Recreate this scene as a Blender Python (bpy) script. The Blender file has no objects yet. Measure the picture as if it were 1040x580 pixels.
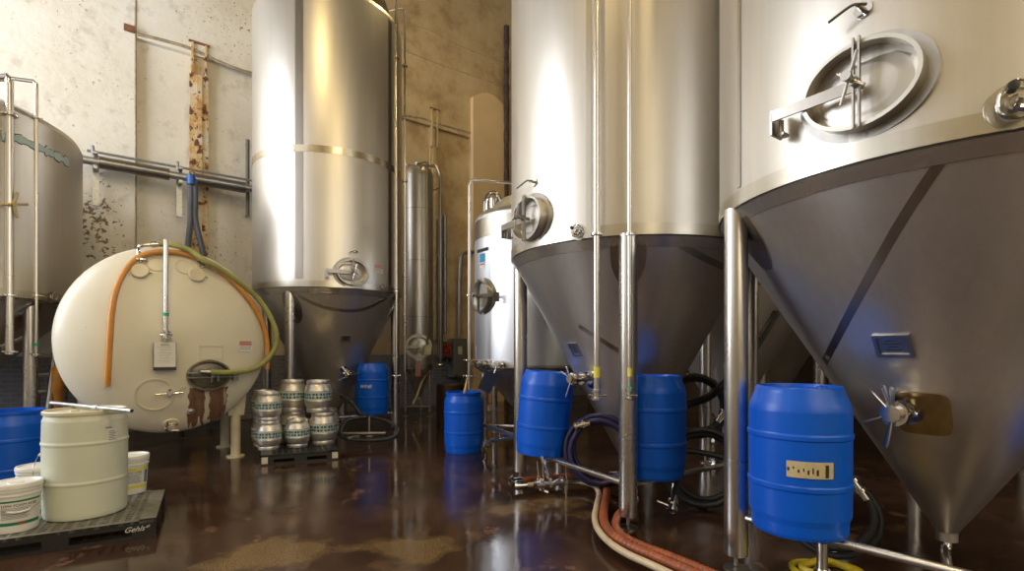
import bpy, bmesh, math, random
from mathutils import Vector, Matrix
from mathutils.bvhtree import BVHTree
random.seed(7)
C = bpy.context.scene.collection
PI = math.pi
F, YH, H = 520.0, 357.0, 1.51            # focal length in px of a 1040 px frame, horizon row, eye height
CAM = Vector((0, 0, H))
ND = Vector((-0.607, 0.7947, 0)).normalized()   # normal of the long back wall (pointing away from the room)
DD = Vector((ND.y, -ND.x, 0))                    # direction along the wall
NW = 12.65

def V(*a): return Vector(a)
def rdir(px, py): return Vector(((px-520)/F, 1, (YH-py)/F))
def atd(px, py, dep): return CAM + rdir(px, py)*dep
def at(px, py, dep): return atd(px, py, dep*.963)
def floorp(px, py, z=0.0): return at(px, py, F*(H-z)/(py-YH))
def wallp(px, py, off=0.0):
    r = rdir(px, py); return CAM + r*((NW-off)/ND.dot(r))
def dn(d, n, z=0): return DD*d + ND*n + Vector((0, 0, z))

# ------------------------------------------------------------------ materials
def newmat(name):
    m = bpy.data.materials.new(name); m.use_nodes = True
    nt = m.node_tree; b = nt.nodes['Principled BSDF']
    return m, nt, b
def N(nt, t, **kw):
    n = nt.nodes.new(t)
    for k, v in kw.items():
        if k.startswith('i_'):
            key = k[2:]; key = int(key) if key.isdigit() else key.replace('_', ' ')
            n.inputs[key].default_value = v
        else: setattr(n, k, v)
    return n
def L(nt, a, b): nt.links.new(a, b)
def ramp(nt, fac, stops):
    r = nt.nodes.new('ShaderNodeValToRGB'); el = r.color_ramp.elements
    while len(el) < len(stops): el.new(0.5)
    for e, (p, c) in zip(el, stops):
        e.position = p; e.color = (c[0], c[1], c[2], 1) if len(c) == 3 else c
    L(nt, fac, r.inputs['Fac']); return r
def mix(nt, fac, a, b, mode='MIX'):
    m = nt.nodes.new('ShaderNodeMix'); m.data_type = 'RGBA'; m.blend_type = mode
    for s, v in ((0, fac), (6, a), (7, b)):
        if isinstance(v, (int, float)): m.inputs[s].default_value = v
        elif isinstance(v, (tuple, list)): m.inputs[s].default_value = (*v[:3], 1)
        else: L(nt, v, m.inputs[s])
    return m.outputs[2]
def coords(nt, scale=(1, 1, 1), which='Object'):
    tc = nt.nodes.new('ShaderNodeTexCoord'); mp = nt.nodes.new('ShaderNodeMapping')
    mp.inputs['Scale'].default_value = scale
    L(nt, tc.outputs[which], mp.inputs[0]); return mp.outputs[0]
def noise(nt, vec, scale, detail=4, rough=.55, out='Fac'):
    n = N(nt, 'ShaderNodeTexNoise'); n.inputs['Scale'].default_value = scale
    n.inputs['Detail'].default_value = detail; n.inputs['Roughness'].default_value = rough
    L(nt, vec, n.inputs['Vector']); return n.outputs[out]
def plain(name, col, rough=.5, metal=0, spec=.5, var=.08, vs=6, bump=0, **kw):
    m, nt, b = newmat(name)
    v = coords(nt); f = noise(nt, v, vs)
    r = ramp(nt, f, [(.3, [c*(1-var) for c in col]), (.7, [min(1, c*(1+var)) for c in col])])
    L(nt, r.outputs[0], b.inputs['Base Color'])
    b.inputs['Roughness'].default_value = rough; b.inputs['Metallic'].default_value = metal
    b.inputs['Specular IOR Level'].default_value = spec
    for k, x in kw.items(): b.inputs[k.replace('_', ' ')].default_value = x
    if bump:
        bp = N(nt, 'ShaderNodeBump'); bp.inputs['Strength'].default_value = bump; bp.inputs['Distance'].default_value = .01
        L(nt, noise(nt, v, vs*4), bp.inputs['Height']); L(nt, bp.outputs[0], b.inputs['Normal'])
    return m
def steel(name, col, rough, aniso=0.0, rot=0.0, streak=.05, axis='Z', wav=0.0, metal=1):
    m, nt, b = newmat(name)
    b.inputs['Metallic'].default_value = metal
    v = coords(nt, (1, 1, 1))
    vs = coords(nt, (9, 9, .35))
    f = noise(nt, vs, 2.2, 5)
    r = ramp(nt, f, [(.3, [c*(1-streak) for c in col]), (.7, [min(1, c*(1+streak)) for c in col])])
    L(nt, r.outputs[0], b.inputs['Base Color'])
    rr = N(nt, 'ShaderNodeMapRange'); rr.inputs['To Min'].default_value = rough*.88; rr.inputs['To Max'].default_value = rough*1.12
    L(nt, noise(nt, v, 1.3), rr.inputs['Value']); L(nt, rr.outputs[0], b.inputs['Roughness'])
    if aniso:
        b.inputs['Anisotropic'].default_value = aniso; b.inputs['Anisotropic Rotation'].default_value = rot
        t = N(nt, 'ShaderNodeTangent'); t.direction_type = 'RADIAL'; t.axis = axis
        L(nt, t.outputs[0], b.inputs['Tangent'])
    if wav:
        bp = N(nt, 'ShaderNodeBump'); bp.inputs['Strength'].default_value = wav; bp.inputs['Distance'].default_value = .02
        L(nt, noise(nt, coords(nt, (1, 1, .5)), 1.1, 2), bp.inputs['Height']); L(nt, bp.outputs[0], b.inputs['Normal'])
    return m

MT = {}
MT['shell'] = steel('tank steel', (.60, .57, .515), .35, .35, 0.0, .03, wav=.12, metal=.82)
MT['cone'] = steel('cone steel', (.62, .585, .55), .33, .35, 0.0, .04, wav=.15, metal=.8)
MT['band'] = steel('weld band steel', (.52, .49, .42), .30, .3, 0.0, .04)
MT['gband'] = steel('girth band steel', (.70, .63, .50), .2, .3, 0.0, .04)
MT['band2'] = steel('cone band steel', (.66, .63, .58), .27, .3, 0.0, .04, metal=.85)
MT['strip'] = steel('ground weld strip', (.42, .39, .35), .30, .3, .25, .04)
MT['leg'] = steel('leg steel', (.62, .60, .57), .28, .3, 0.0, .04)
MT['chrome'] = steel('polished fittings', (.72, .70, .67), .14, 0, 0, .03)
MT['dull'] = steel('dull steel', (.42, .40, .37), .36, 0, 0, .08)
MT['jacket'] = steel('pale jacket steel', (.80, .83, .88), .38, .5, 0, .02)
MT['keg'] = steel('keg steel', (.68, .66, .62), .42, 0, 0, .08, metal=.85)
MT['brass'] = steel('brass', (.55, .45, .25), .3)
MT['rod'] = plain('dark rod', (.10, .09, .08), .4, .6)
MT['blue'] = plain('blue drum plastic', (.001, .095, .60), .34, spec=.4, var=.06, vs=3)
MT['blue_bung'] = plain('blue bung', (.003, .06, .40), .4)
MT['white_pl'] = plain('white drum plastic', (.62, .65, .54), .42, var=.05, vs=2)
MT['lid_pl'] = plain('cream drum rim', (.60, .57, .42), .42, var=.1)
MT['pail'] = plain('white pail plastic', (.74, .74, .70), .35, var=.03)
MT['paper'] = plain('label paper', (.72, .71, .66), .6, var=.05, vs=20)
MT['green'] = plain('green print', (.01, .19, .09), .5)
MT['yellow'] = plain('yellow print', (.72, .66, .07), .5)
MT['ink'] = plain('dark ink', (.02, .025, .03), .6)
MT['greyink'] = plain('grey ink', (.22, .24, .26), .6)
MT['inkblue'] = plain('blue grey print', (.12, .2, .28), .6)
MT['red'] = plain('red print', (.50, .035, .02), .5)
MT['white'] = plain('white paint', (.75, .75, .73), .45)
MT['sky'] = plain('light blue print', (.03, .30, .62), .45)
MT['black'] = plain('black plastic', (.018, .018, .018), .42)
MT['blackrub'] = plain('black rubber', (.022, .024, .028), .45)
MT['navy'] = plain('purple navy hose', (.022, .018, .06), .32)
MT['palletgrey'] = plain('worn pallet plastic', (.17, .165, .14), .40, var=.35, vs=14)
MT['orange_hose'] = plain('amber hose', (.60, .27, .06), .42, var=.12)
MT['olive_hose'] = plain('olive hose', (.30, .31, .10), .38, var=.12)
MT['rust_hose'] = plain('rust orange hose', (.29, .078, .026), .42, var=.3)
MT['cream_hose'] = plain('cream hose', (.56, .45, .30), .42, var=.1)
MT['creampaint_plain'] = plain('cream cast paint', (.66, .60, .44), .4, var=.08)
MT['wood'] = plain('varnished wood', (.48, .30, .08), .5, var=.2, vs=12)
MT['galv'] = plain('galvanised steel', (.42, .43, .43), .4, .8, var=.15, vs=20)
MT['pipe_ins'] = plain('grey pipe jacket', (.23, .215, .20), .28, .75, var=.1)
MT['grey_box'] = plain('grey enamel', (.13, .13, .12), .45)
MT['cone_orange'] = plain('traffic orange', (.70, .14, .02), .5)
MT['drumdark'] = plain('dark brown steel', (.05, .028, .018), .4, .3, var=.4)
MT['greytape'] = plain('green tape', (.02, .42, .26), .5)
MT['yellowtub'] = plain('yellow rubber', (.55, .42, .02), .45)
MT['amber'] = steel('amber tinted steel', (.34, .25, .13), .3, 0, 0, .2)  # amber reflection put into the steel colour of the port plate
MT['navyboard'] = plain('navy board', (.006, .010, .028), .6, spec=.2)
MT['kegblue'] = plain('keg navy', (.008, .03, .12), .5)
MT['kegteal'] = plain('keg teal', (.06, .34, .28), .5)
MT['kegwhite'] = plain('keg white', (.62, .64, .56), .5)
MT['tornblue'] = plain('pale blue film', (.42, .55, .56), .4)
MT['tornedge'] = plain('film edge residue', (.12, .12, .12), .6)

def tankpaint():
    m, nt, b = newmat('cream tank enamel')
    v = coords(nt)
    base = ramp(nt, noise(nt, v, .9, 5), [(.3, (.67, .63, .50)), (.7, (.76, .73, .61))]).outputs[0]
    # rust runs below the manway, shaped by noise (object space, origin at the face centre: x right, z up)
    sep = N(nt, 'ShaderNodeSeparateXYZ'); L(nt, v, sep.inputs[0])
    def mth(op, a, b_=None, c=None):
        n = N(nt, 'ShaderNodeMath', operation=op)
        for i, x in enumerate((a, b_, c)):
            if x is None: continue
            if isinstance(x, (int, float)): n.inputs[i].default_value = x
            else: L(nt, x, n.inputs[i])
        return n.outputs[0]
    streak = noise(nt, coords(nt, (11, 1, 1.1)), 1.6, 4, .6)
    mag = noise(nt, v, 9, 4)
    xo = mth('ADD', sep.outputs[0], mth('MULTIPLY', mth('SUBTRACT', mag, .5), .09))
    inx = mth('LESS_THAN', mth('ABSOLUTE', mth('SUBTRACT', xo, RUSTX)), .225)
    gapc = mth('GREATER_THAN', mth('ABSOLUTE', mth('ADD', mth('SUBTRACT', xo, RUSTX), .015)), .028)
    zz = mth('ADD', sep.outputs[2], mth('MULTIPLY', mth('SUBTRACT', streak, .5), .55))
    inz = mth('MULTIPLY', mth('LESS_THAN', sep.outputs[2], RUSTZ), mth('GREATER_THAN', zz, RUSTZ-.5))
    gap = mth('GREATER_THAN', noise(nt, coords(nt, (9, 1, .5)), 1.35, 3), .34)
    mask = mth('MULTIPLY', mth('MULTIPLY', inx, inz), mth('MULTIPLY', mth('ADD', mth('MULTIPLY', gap, .5), .45), mth('ADD', mth('MULTIPLY', gapc, .75), .2)))
    rust = ramp(nt, noise(nt, coords(nt, (14, 3, 3)), 2, 5), [(.3, (.06, .015, .005)), (.7, (.20, .06, .015))]).outputs[0]
    col = mix(nt, mask, base, rust)
    sc = ramp(nt, noise(nt, coords(nt, (3, 3, 9)), 5, 3), [(.765, (0, 0, 0)), (.78, (1, 1, 1))]).outputs[0]
    col = mix(nt, sc, col, (.28, .2, .12))
    L(nt, col, b.inputs['Base Color']); b.inputs['Roughness'].default_value = .34
    return m
def plaster(name, dado=True, warm=0.0):
    m, nt, b = newmat(name)
    g = N(nt, 'ShaderNodeNewGeometry'); v = g.outputs['Position']
    a = ramp(nt, noise(nt, v, .55, 6, .6), [(.3, (.66, .61, .50)), (.55, (.76, .72, .62)), (.75, (.79, .765, .70))]).outputs[0]
    blot = ramp(nt, noise(nt, v, 2.6, 8, .68), [(.54, (0, 0, 0)), (.66, (1, 1, 1))]).outputs[0]
    a = mix(nt, mixf(nt, blot, .38), a, (.38, .33, .26))
    big = ramp(nt, noise(nt, v, .42, 9, .62), [(.50, (0, 0, 0)), (.66, (1, 1, 1))]).outputs[0]
    a = mix(nt, mixf(nt, big, .22), a, (.50, .40, .25))
    sp = ramp(nt, noise(nt, v, 17, 3, .5), [(.64, (0, 0, 0)), (.67, (1, 1, 1))]).outputs[0]
    reg = ramp(nt, noise(nt, v, .5, 2), [(.5, (0, 0, 0)), (.6, (1, 1, 1))]).outputs[0]
    a = mix(nt, mix(nt, 1.0, sp, reg, 'MULTIPLY'), a, (.22, .15, .10))
    if dado:
        # the far part of the wall is mixed towards tan; a band of dark flaking near the first pier
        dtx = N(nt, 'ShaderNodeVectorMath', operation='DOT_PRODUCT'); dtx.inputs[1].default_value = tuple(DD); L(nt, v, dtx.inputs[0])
        s3 = N(nt, 'ShaderNodeSeparateXYZ'); L(nt, v, s3.inputs[0])
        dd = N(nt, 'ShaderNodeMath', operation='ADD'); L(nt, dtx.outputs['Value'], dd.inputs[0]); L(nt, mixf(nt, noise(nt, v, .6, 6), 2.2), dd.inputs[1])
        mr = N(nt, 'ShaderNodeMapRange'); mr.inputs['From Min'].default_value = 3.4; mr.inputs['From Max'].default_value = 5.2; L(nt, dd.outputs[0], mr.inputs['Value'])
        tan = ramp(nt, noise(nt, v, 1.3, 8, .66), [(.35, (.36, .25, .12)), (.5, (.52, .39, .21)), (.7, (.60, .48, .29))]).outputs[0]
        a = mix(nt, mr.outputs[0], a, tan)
        def win(sock, lo, hi, soft):
            m1 = N(nt, 'ShaderNodeMapRange'); m1.inputs['From Min'].default_value = lo; m1.inputs['From Max'].default_value = lo+soft; L(nt, sock, m1.inputs['Value'])
            m2 = N(nt, 'ShaderNodeMapRange'); m2.inputs['From Min'].default_value = hi; m2.inputs['From Max'].default_value = hi-soft; L(nt, sock, m2.inputs['Value'])
            n_ = N(nt, 'ShaderNodeMath', operation='MULTIPLY'); L(nt, m1.outputs[0], n_.inputs[0]); L(nt, m2.outputs[0], n_.inputs[1]); return n_.outputs[0]
        wm = N(nt, 'ShaderNodeMath', operation='MULTIPLY'); L(nt, win(dtx.outputs['Value'], FD0, FD1+.05, .5), wm.inputs[0]); L(nt, win(s3.outputs[2], 2.6, 5.4, 1.2), wm.inputs[1])
        fl = N(nt, 'ShaderNodeMath', operation='ADD'); L(nt, noise(nt, v, 11, 5, .62), fl.inputs[0]); L(nt, mixf(nt, wm.outputs[0], .16), fl.inputs[1])
        flk = ramp(nt, fl.outputs[0], [(.68, (0, 0, 0)), (.71, (1, 1, 1))]).outputs[0]
        a = mix(nt, flk, a, (.20, .145, .10))
        # old tan brick below the plaster, grey painted brick at the bottom
        sep = N(nt, 'ShaderNodeSeparateXYZ'); L(nt, v, sep.inputs[0])
        dt = N(nt, 'ShaderNodeVectorMath', operation='DOT_PRODUCT'); dt.inputs[1].default_value = tuple(DD); L(nt, v, dt.inputs[0])
        cb = N(nt, 'ShaderNodeCombineXYZ'); L(nt, dt.outputs['Value'], cb.inputs[0]); L(nt, sep.outputs[2], cb.inputs[1])
        br = N(nt, 'ShaderNodeTexBrick'); L(nt, cb.outputs[0], br.inputs['Vector'])
        br.inputs['Scale'].default_value = 1; br.inputs['Brick Width'].default_value = .24; br.inputs['Row Height'].default_value = .085
        br.inputs['Mortar Size'].default_value = .008
        br.inputs['Color1'].default_value = (.20, .21, .24, 1); br.inputs['Color2'].default_value = (.15, .155, .175, 1); br.inputs['Mortar'].default_value = (.27, .27, .28, 1)
        lt = N(nt, 'ShaderNodeMath', operation='LESS_THAN'); lt.inputs[1].default_value = 1.42; L(nt, sep.outputs[2], lt.inputs[0])
        a = mix(nt, lt.outputs[0], a, br.outputs['Color'])
    L(nt, a, b.inputs['Base Color']); b.inputs['Roughness'].default_value = .8
    bp = N(nt, 'ShaderNodeBump'); bp.inputs['Strength'].default_value = .5; bp.inputs['Distance'].default_value = .03
    L(nt, noise(nt, v, 3.5, 8, .6), bp.inputs['Height']); L(nt, bp.outputs[0], b.inputs['Normal'])
    return m
def mixf(nt, a, f):
    n = N(nt, 'ShaderNodeMath', operation='MULTIPLY'); n.inputs[1].default_value = f; L(nt, a, n.inputs[0]); return n.outputs[0]
GRIT = [(*floorp(x, y)[:2], r) for x, y, r in ((255, 560, .55), (305, 548, .5), (400, 553, .5), (440, 545, .4), (505, 512, .45), (555, 506, .45), (600, 515, .3))]
def coords_w(nt, v, sc):
    mp = nt.nodes.new('ShaderNodeMapping'); mp.inputs['Scale'].default_value = sc; L(nt, v, mp.inputs[0]); return mp.outputs[0]
def floormat():
    m, nt, b = newmat('wet brown concrete')
    g = N(nt, 'ShaderNodeNewGeometry'); v = g.outputs['Position']
    base = ramp(nt, noise(nt, v, .8, 6, .6), [(.3, (.018, .009, .006)), (.5, (.046, .023, .014)), (.72, (.105, .055, .035))]).outputs[0]
    pale = ramp(nt, noise(nt, coords_w(nt, v, (1, .6, 1)), 2.6, 6, .62), [(.635, (0, 0, 0)), (.65, (1, 1, 1))]).outputs[0]
    base = mix(nt, mixf(nt, pale, .4), base, (.25, .14, .09))
    # spent grain grit in drifts
    grit = ramp(nt, noise(nt, v, 110, 5, .75), [(.49, (0, 0, 0)), (.55, (1, 1, 1))]).outputs[0]
    sm_ = noise(nt, v, 2.2, 5, .6)
    for (x_, y_, r_) in GRIT:
        dv = N(nt, 'ShaderNodeVectorMath', operation='DISTANCE'); dv.inputs[1].default_value = (x_, y_, 0); L(nt, v, dv.inputs[0])
        mr_ = N(nt, 'ShaderNodeMapRange'); mr_.inputs['From Min'].default_value = 0; mr_.inputs['From Max'].default_value = r_; mr_.inputs['To Min'].default_value = .30; mr_.inputs['To Max'].default_value = 0
        L(nt, dv.outputs['Value'], mr_.inputs['Value']); ad = N(nt, 'ShaderNodeMath', operation='ADD'); L(nt, sm_, ad.inputs[0]); L(nt, mr_.outputs[0], ad.inputs[1]); sm_ = ad.outputs[0]
    drift = ramp(nt, sm_, [(.60, (0, 0, 0)), (.78, (1, 1, 1))]).outputs[0]
    gm = mix(nt, 1.0, grit, drift, 'MULTIPLY')
    base = mix(nt, mixf(nt, gm, .75), base, (.38, .25, .09))
    L(nt, base, b.inputs['Base Color'])
    wet = ramp(nt, noise(nt, v, .75, 4, .55), [(.36, (.03,)*3), (.50, (.12,)*3), (.70, (.30,)*3)]).outputs[0]
    rg = mix(nt, mixf(nt, gm, .5), wet, (.5, .5, .5))
    L(nt, rg, b.inputs['Roughness'])
    b.inputs['Specular IOR Level'].default_value = .6
    b.inputs['IOR'].default_value = 1.45
    bp = N(nt, 'ShaderNodeBump'); bp.inputs['Strength'].default_value = .18; bp.inputs['Distance'].default_value = .01
    L(nt, noise(nt, v, 5, 6, .55), bp.inputs['Height']); L(nt, bp.outputs[0], b.inputs['Normal'])
    return m
def rustcol():
    m, nt, b = newmat('rusted painted steel')
    g = N(nt, 'ShaderNodeNewGeometry'); v = g.outputs['Position']
    a = ramp(nt, noise(nt, v, 2.2, 6, .65), [(.40, (.62, .54, .40)), (.52, (.60, .42, .20)), (.62, (.45, .24, .08))]).outputs[0]
    d = ramp(nt, noise(nt, v, 7, 5, .6), [(.56, (0, 0, 0)), (.585, (1, 1, 1))]).outputs[0]
    a = mix(nt, d, a, (.13, .05, .02))
    L(nt, a, b.inputs['Base Color']); b.inputs['Roughness'].default_value = .7
    return m

# ------------------------------------------------------------------ mesh builder
class M:
    def __init__(s): s.v = []; s.f = []; s.mi = []; s.cur = 0
    def add(s, vs, fs, mat=None):
        b = len(s.v)
        if mat is not None: vs = [mat @ Vector(p) for p in vs]
        s.v += [tuple(p) for p in vs]; s.f += [tuple(b+i for i in f) for f in fs]; s.mi += [s.cur]*len(fs)
        return s
    def box(s, c, sz, mat=None):
        x, y, z = c; a, b, d = (q/2 for q in sz)
        vs = [(x+i*a, y+j*b, z+k*d) for i in (-1, 1) for j in (-1, 1) for k in (-1, 1)]
        return s.add(vs, [(0, 1, 3, 2), (4, 6, 7, 5), (0, 4, 5, 1), (2, 3, 7, 6), (0, 2, 6, 4), (1, 5, 7, 3)], mat)
    def rev(s, prof, mat=None, seg=48, a0=0, a1=2*PI, sx=1, sy=1):
        pr = [prof[0]]                                                  # support loops keep long flat runs flat
        for a_, b_ in zip(prof, prof[1:]):
            ln = math.hypot(b_[0]-a_[0], b_[1]-a_[1])
            if ln > .05:
                for t_ in (min(.006/ln, .2), 1-min(.006/ln, .2)): pr.append((a_[0]+(b_[0]-a_[0])*t_, a_[1]+(b_[1]-a_[1])*t_))
            pr.append(b_)
        prof = pr
        full = abs(a1-a0-2*PI) < 1e-6; n = seg if full else seg+1
        vs = []; idx = []
        for r, z in prof:
            if r < 1e-6 and full: idx.append([len(vs)]); vs.append((0, 0, z))
            else:
                row = []
                for i in range(n):
                    t = a0+(a1-a0)*i/seg; row.append(len(vs)); vs.append((r*math.cos(t)*sx, r*math.sin(t)*sy, z))
                idx.append(row)
        fs = []
        for p, q in zip(idx, idx[1:]):
            for i in range(seg):
                j = (i+1) % n if full else i+1
                if len(p) == 1 and len(q) == 1: continue
                if len(p) == 1: fs.append((p[0], q[i], q[j]))
                elif len(q) == 1: fs.append((p[i], q[0], p[j]))
                else: fs.append((p[i], q[i], q[j], p[j]))
        return s.add(vs, fs, mat)
    def tube(s, pts, r, seg=10, caps=True, closed=False, flat=1.0):
        pts = [Vector(p) for p in pts]; n = len(pts); rr = r if isinstance(r, (list, tuple)) else [r]*n
        rings = []; prev = None
        for i, p in enumerate(pts):
            if closed: t = pts[(i+1) % n]-pts[i-1]
            else: t = pts[min(i+1, n-1)]-pts[max(i-1, 0)]
            t.normalize()
            if prev is None:
                u = Vector((0, 0, 1)) if abs(t.z) < .9 else Vector((1, 0, 0))
                a = t.cross(u).normalized()
            else:
                a = prev-t*prev.dot(t); a.normalize()
            prev = a; bb = t.cross(a)
            rings.append([p+a*math.cos(2*PI*k/seg)*rr[i]+bb*math.sin(2*PI*k/seg)*rr[i]*flat for k in range(seg)])
        vs = [q for R_ in rings for q in R_]; fs = []
        for i in range(n if closed else n-1):
            j = (i+1) % n
            for k in range(seg):
                l = (k+1) % seg; fs.append((i*seg+k, i*seg+l, j*seg+l, j*seg+k))
        if caps and not closed:
            fs.append(tuple(range(seg))[::-1]); fs.append(tuple((n-1)*seg+k for k in range(seg)))
        return s.add(vs, fs)
    def cyl(s, p, q, r, seg=16): return s.tube([p, q], r, seg)
    def prism(s, poly, z0, z1, mat=None):
        n = len(poly)
        vs = [(x, y, z0) for x, y in poly]+[(x, y, z1) for x, y in poly]
        fs = [tuple(range(n))[::-1], tuple(range(n, 2*n))]+[(i, (i+1) % n, n+(i+1) % n, n+i) for i in range(n)]
        return s.add(vs, fs, mat)
    def ring(s, outer, inner, z0, z1, mat=None):
        n = len(outer)
        vs = [(x, y, z) for z in (z0, z1) for pl in (outer, inner) for x, y in pl]
        fs = []
        for i in range(n):
            j = (i+1) % n
            fs += [(i, j, n+j, n+i), (2*n+i, 3*n+i, 3*n+j, 2*n+j), (i, 2*n+i, 2*n+j, j), (n+i, n+j, 3*n+j, 3*n+i)]
        return s.add(vs, fs, mat)
    def mesh(s, name, mats):
        me = bpy.data.meshes.new(name); me.from_pydata(s.v, [], s.f)
        for m in (mats if isinstance(mats, (list, tuple)) else [mats]): me.materials.append(m)
        me.polygons.foreach_set('material_index', s.mi); me.update()
        bm = bmesh.new(); bm.from_mesh(me)
        bmesh.ops.remove_doubles(bm, verts=bm.verts, dist=1e-6)
        bmesh.ops.recalc_face_normals(bm, faces=bm.faces)
        for f in bm.faces: f.smooth = True
        for e in bm.edges:
            if len(e.link_faces) == 2 and e.calc_face_angle(0) > .62: e.smooth = False
        bm.to_mesh(me); bm.free(); return me
def wmat(o):
    m = Matrix.Identity(4)
    while o is not None: m = o.matrix_basis @ m; o = o.parent
    return m
def obj(name, mb, mats, parent=None, label=None, local=False):
    me = mb.mesh(name, mats) if isinstance(mb, M) else mb
    o = bpy.data.objects.new(name, me); C.objects.link(o)
    if parent is not None:
        if not local: me.transform(wmat(parent).inverted())
        o.parent = parent
    if label: o['label'] = label
    return o
def tag(o, label, cat, group=None):
    o['label'] = label; o['category'] = cat
    if group: o['group'] = group
    return o
def thing(name, label, cat, loc=(0, 0, 0), rz=0, group=None):
    o = bpy.data.objects.new(name, None); o.empty_display_size = .1; C.objects.link(o)
    o.location = loc; o.rotation_euler = (0, 0, rz)
    return tag(o, label, cat, group)
def solo(name, mb, mats, label, cat, group=None):      # a thing that is one mesh, built in world space
    me = mb.mesh(name, mats)
    zs = [v.co for v in me.vertices]; lo = Vector((sum(p.x for p in zs)/len(zs), sum(p.y for p in zs)/len(zs), min(p.z for p in zs)))
    me.transform(Matrix.Translation(-lo))
    o = bpy.data.objects.new(name, me); C.objects.link(o); o.location = lo
    return tag(o, label, cat, group)
def struct(name, mb, mats):
    o = obj(name, mb, mats); o['kind'] = 'structure'; return o
def dup(root, loc, rz=0, label=None, group=None):
    r = root.copy(); C.objects.link(r); r.location = loc; r.rotation_euler = (0, 0, rz)
    if label: r['label'] = label
    if group: r['group'] = group
    for ch in list(root.children):
        c = ch.copy(); C.objects.link(c); c.parent = r
        for g in ch.children:
            d = g.copy(); C.objects.link(d); d.parent = c
    return r
def frame(loc, nrm, up=(0, 0, 1)):
    n = Vector(nrm).normalized(); x = Vector(up).cross(n).normalized(); y = n.cross(x)
    return Matrix(((x.x, y.x, n.x, loc[0]), (x.y, y.y, n.y, loc[1]), (x.z, y.z, n.z, loc[2]), (0, 0, 0, 1)))
def smooth(pts, k=6, closed=False):
    pts = [Vector(p) for p in pts]; n = len(pts); out = []
    for i in range(n if closed else n-1):
        if closed: p0, p1, p2, p3 = pts[i-1], pts[i], pts[(i+1) % n], pts[(i+2) % n]
        else: p0, p1, p2, p3 = pts[max(i-1, 0)], pts[i], pts[i+1], pts[min(i+2, n-1)]
        for j in range(k):
            t = j/k
            out.append(.5*((2*p1)+(p2-p0)*t+(2*p0-5*p1+4*p2-p3)*t*t+(3*p1-p0-3*p2+p3)*t**3))
    if not closed: out.append(pts[-1])
    return out
def bvh_of(*objs):
    vs = []; fs = []
    for o in objs:
        w = wmat(o); b = len(vs)
        vs += [w @ v.co for v in o.data.vertices]; fs += [tuple(b+i for i in p.vertices) for p in o.data.polygons]
    return BVHTree.FromPolygons(vs, fs)
def cast(bv, px, py):
    d = rdir(px, py); l, n, i, t = bv.ray_cast(CAM, d.normalized())
    if l is None:
        best = None
        for k in range(40, 300):
            q = CAM+d*(k*.05); r_ = bv.find_nearest(q)
            if best is None or r_[3] < best[3]: best = r_
        l, n = best[0], best[1]; print('cast miss', px, py, best[3])
    if n.dot(d) > 0: n = -n
    return l, n
def textmesh(s, size, mat, extrude=.0008, shear=0):
    cu = bpy.data.curves.new('t', 'FONT'); cu.body = s; cu.size = size; cu.extrude = extrude
    cu.align_x = 'CENTER'; cu.align_y = 'CENTER'; cu.shear = shear
    o = bpy.data.objects.new('t', cu); C.objects.link(o); bpy.context.view_layer.update()
    me = bpy.data.meshes.new_from_object(o.evaluated_get(bpy.context.evaluated_depsgraph_get()))
    bpy.data.objects.remove(o); bpy.data.curves.remove(cu)
    me.transform(mat); return me
def lettering(s, size, mtx, mat, parent, shear=0):
    me = textmesh(s, size, mtx, shear=shear); me.name = 'lettering'; me.materials.clear(); me.materials.append(mat)
    return obj('lettering', me, None, parent)
def wraptext(s, size, R, ang0, z, mat, parent, shear=0):     # lettering wrapped on an upright cylinder of radius R in the parent's local frame
    me = textmesh(s, size, Matrix.Identity(4), shear=shear); me.name = 'lettering'
    for v in me.vertices:
        a = ang0+v.co.x/R; rr = R+v.co.z; y = v.co.y
        v.co = (rr*math.cos(a), rr*math.sin(a), z+y)
    me.materials.clear(); me.materials.append(mat)
    return obj('lettering', me, None, parent, local=True)
def ell(a, b, n=48, ex=2.0):
    return [(a*math.copysign(abs(math.cos(2*PI*i/n))**(2/ex), math.cos(2*PI*i/n)), b*math.copysign(abs(math.sin(2*PI*i/n))**(2/ex), math.sin(2*PI*i/n))) for i in range(n)]
def ribbon(bv, pxs, width, off, mat, name, parent, widths=None, sub=10):
    px = smooth([Vector((a, b, 0)) for a, b in pxs], sub)
    pts = [cast(bv, p.x, p.y) for p in px]
    m = M(); vs = []
    for i, (l, n) in enumerate(pts):
        t = pts[min(i+1, len(pts)-1)][0]-pts[max(i-1, 0)][0]
        s_ = t.cross(n).normalized(); w = (widths[i % len(widths)] if widths else width)/2
        for k in (-1, 1): vs.append(l+s_*w*k+n*off)
        for k in (-1, 1): vs.append(l+s_*w*k+n*(-.004))
    fs = []
    for i in range(len(pts)-1):
        a = 4*i; b = a+4
        fs += [(a, a+1, b+1, b), (a, b, b+2, a+2), (a+1, a+3, b+3, b+1)]
    m.add(vs, fs); return obj(name, m, mat, parent)
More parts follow.
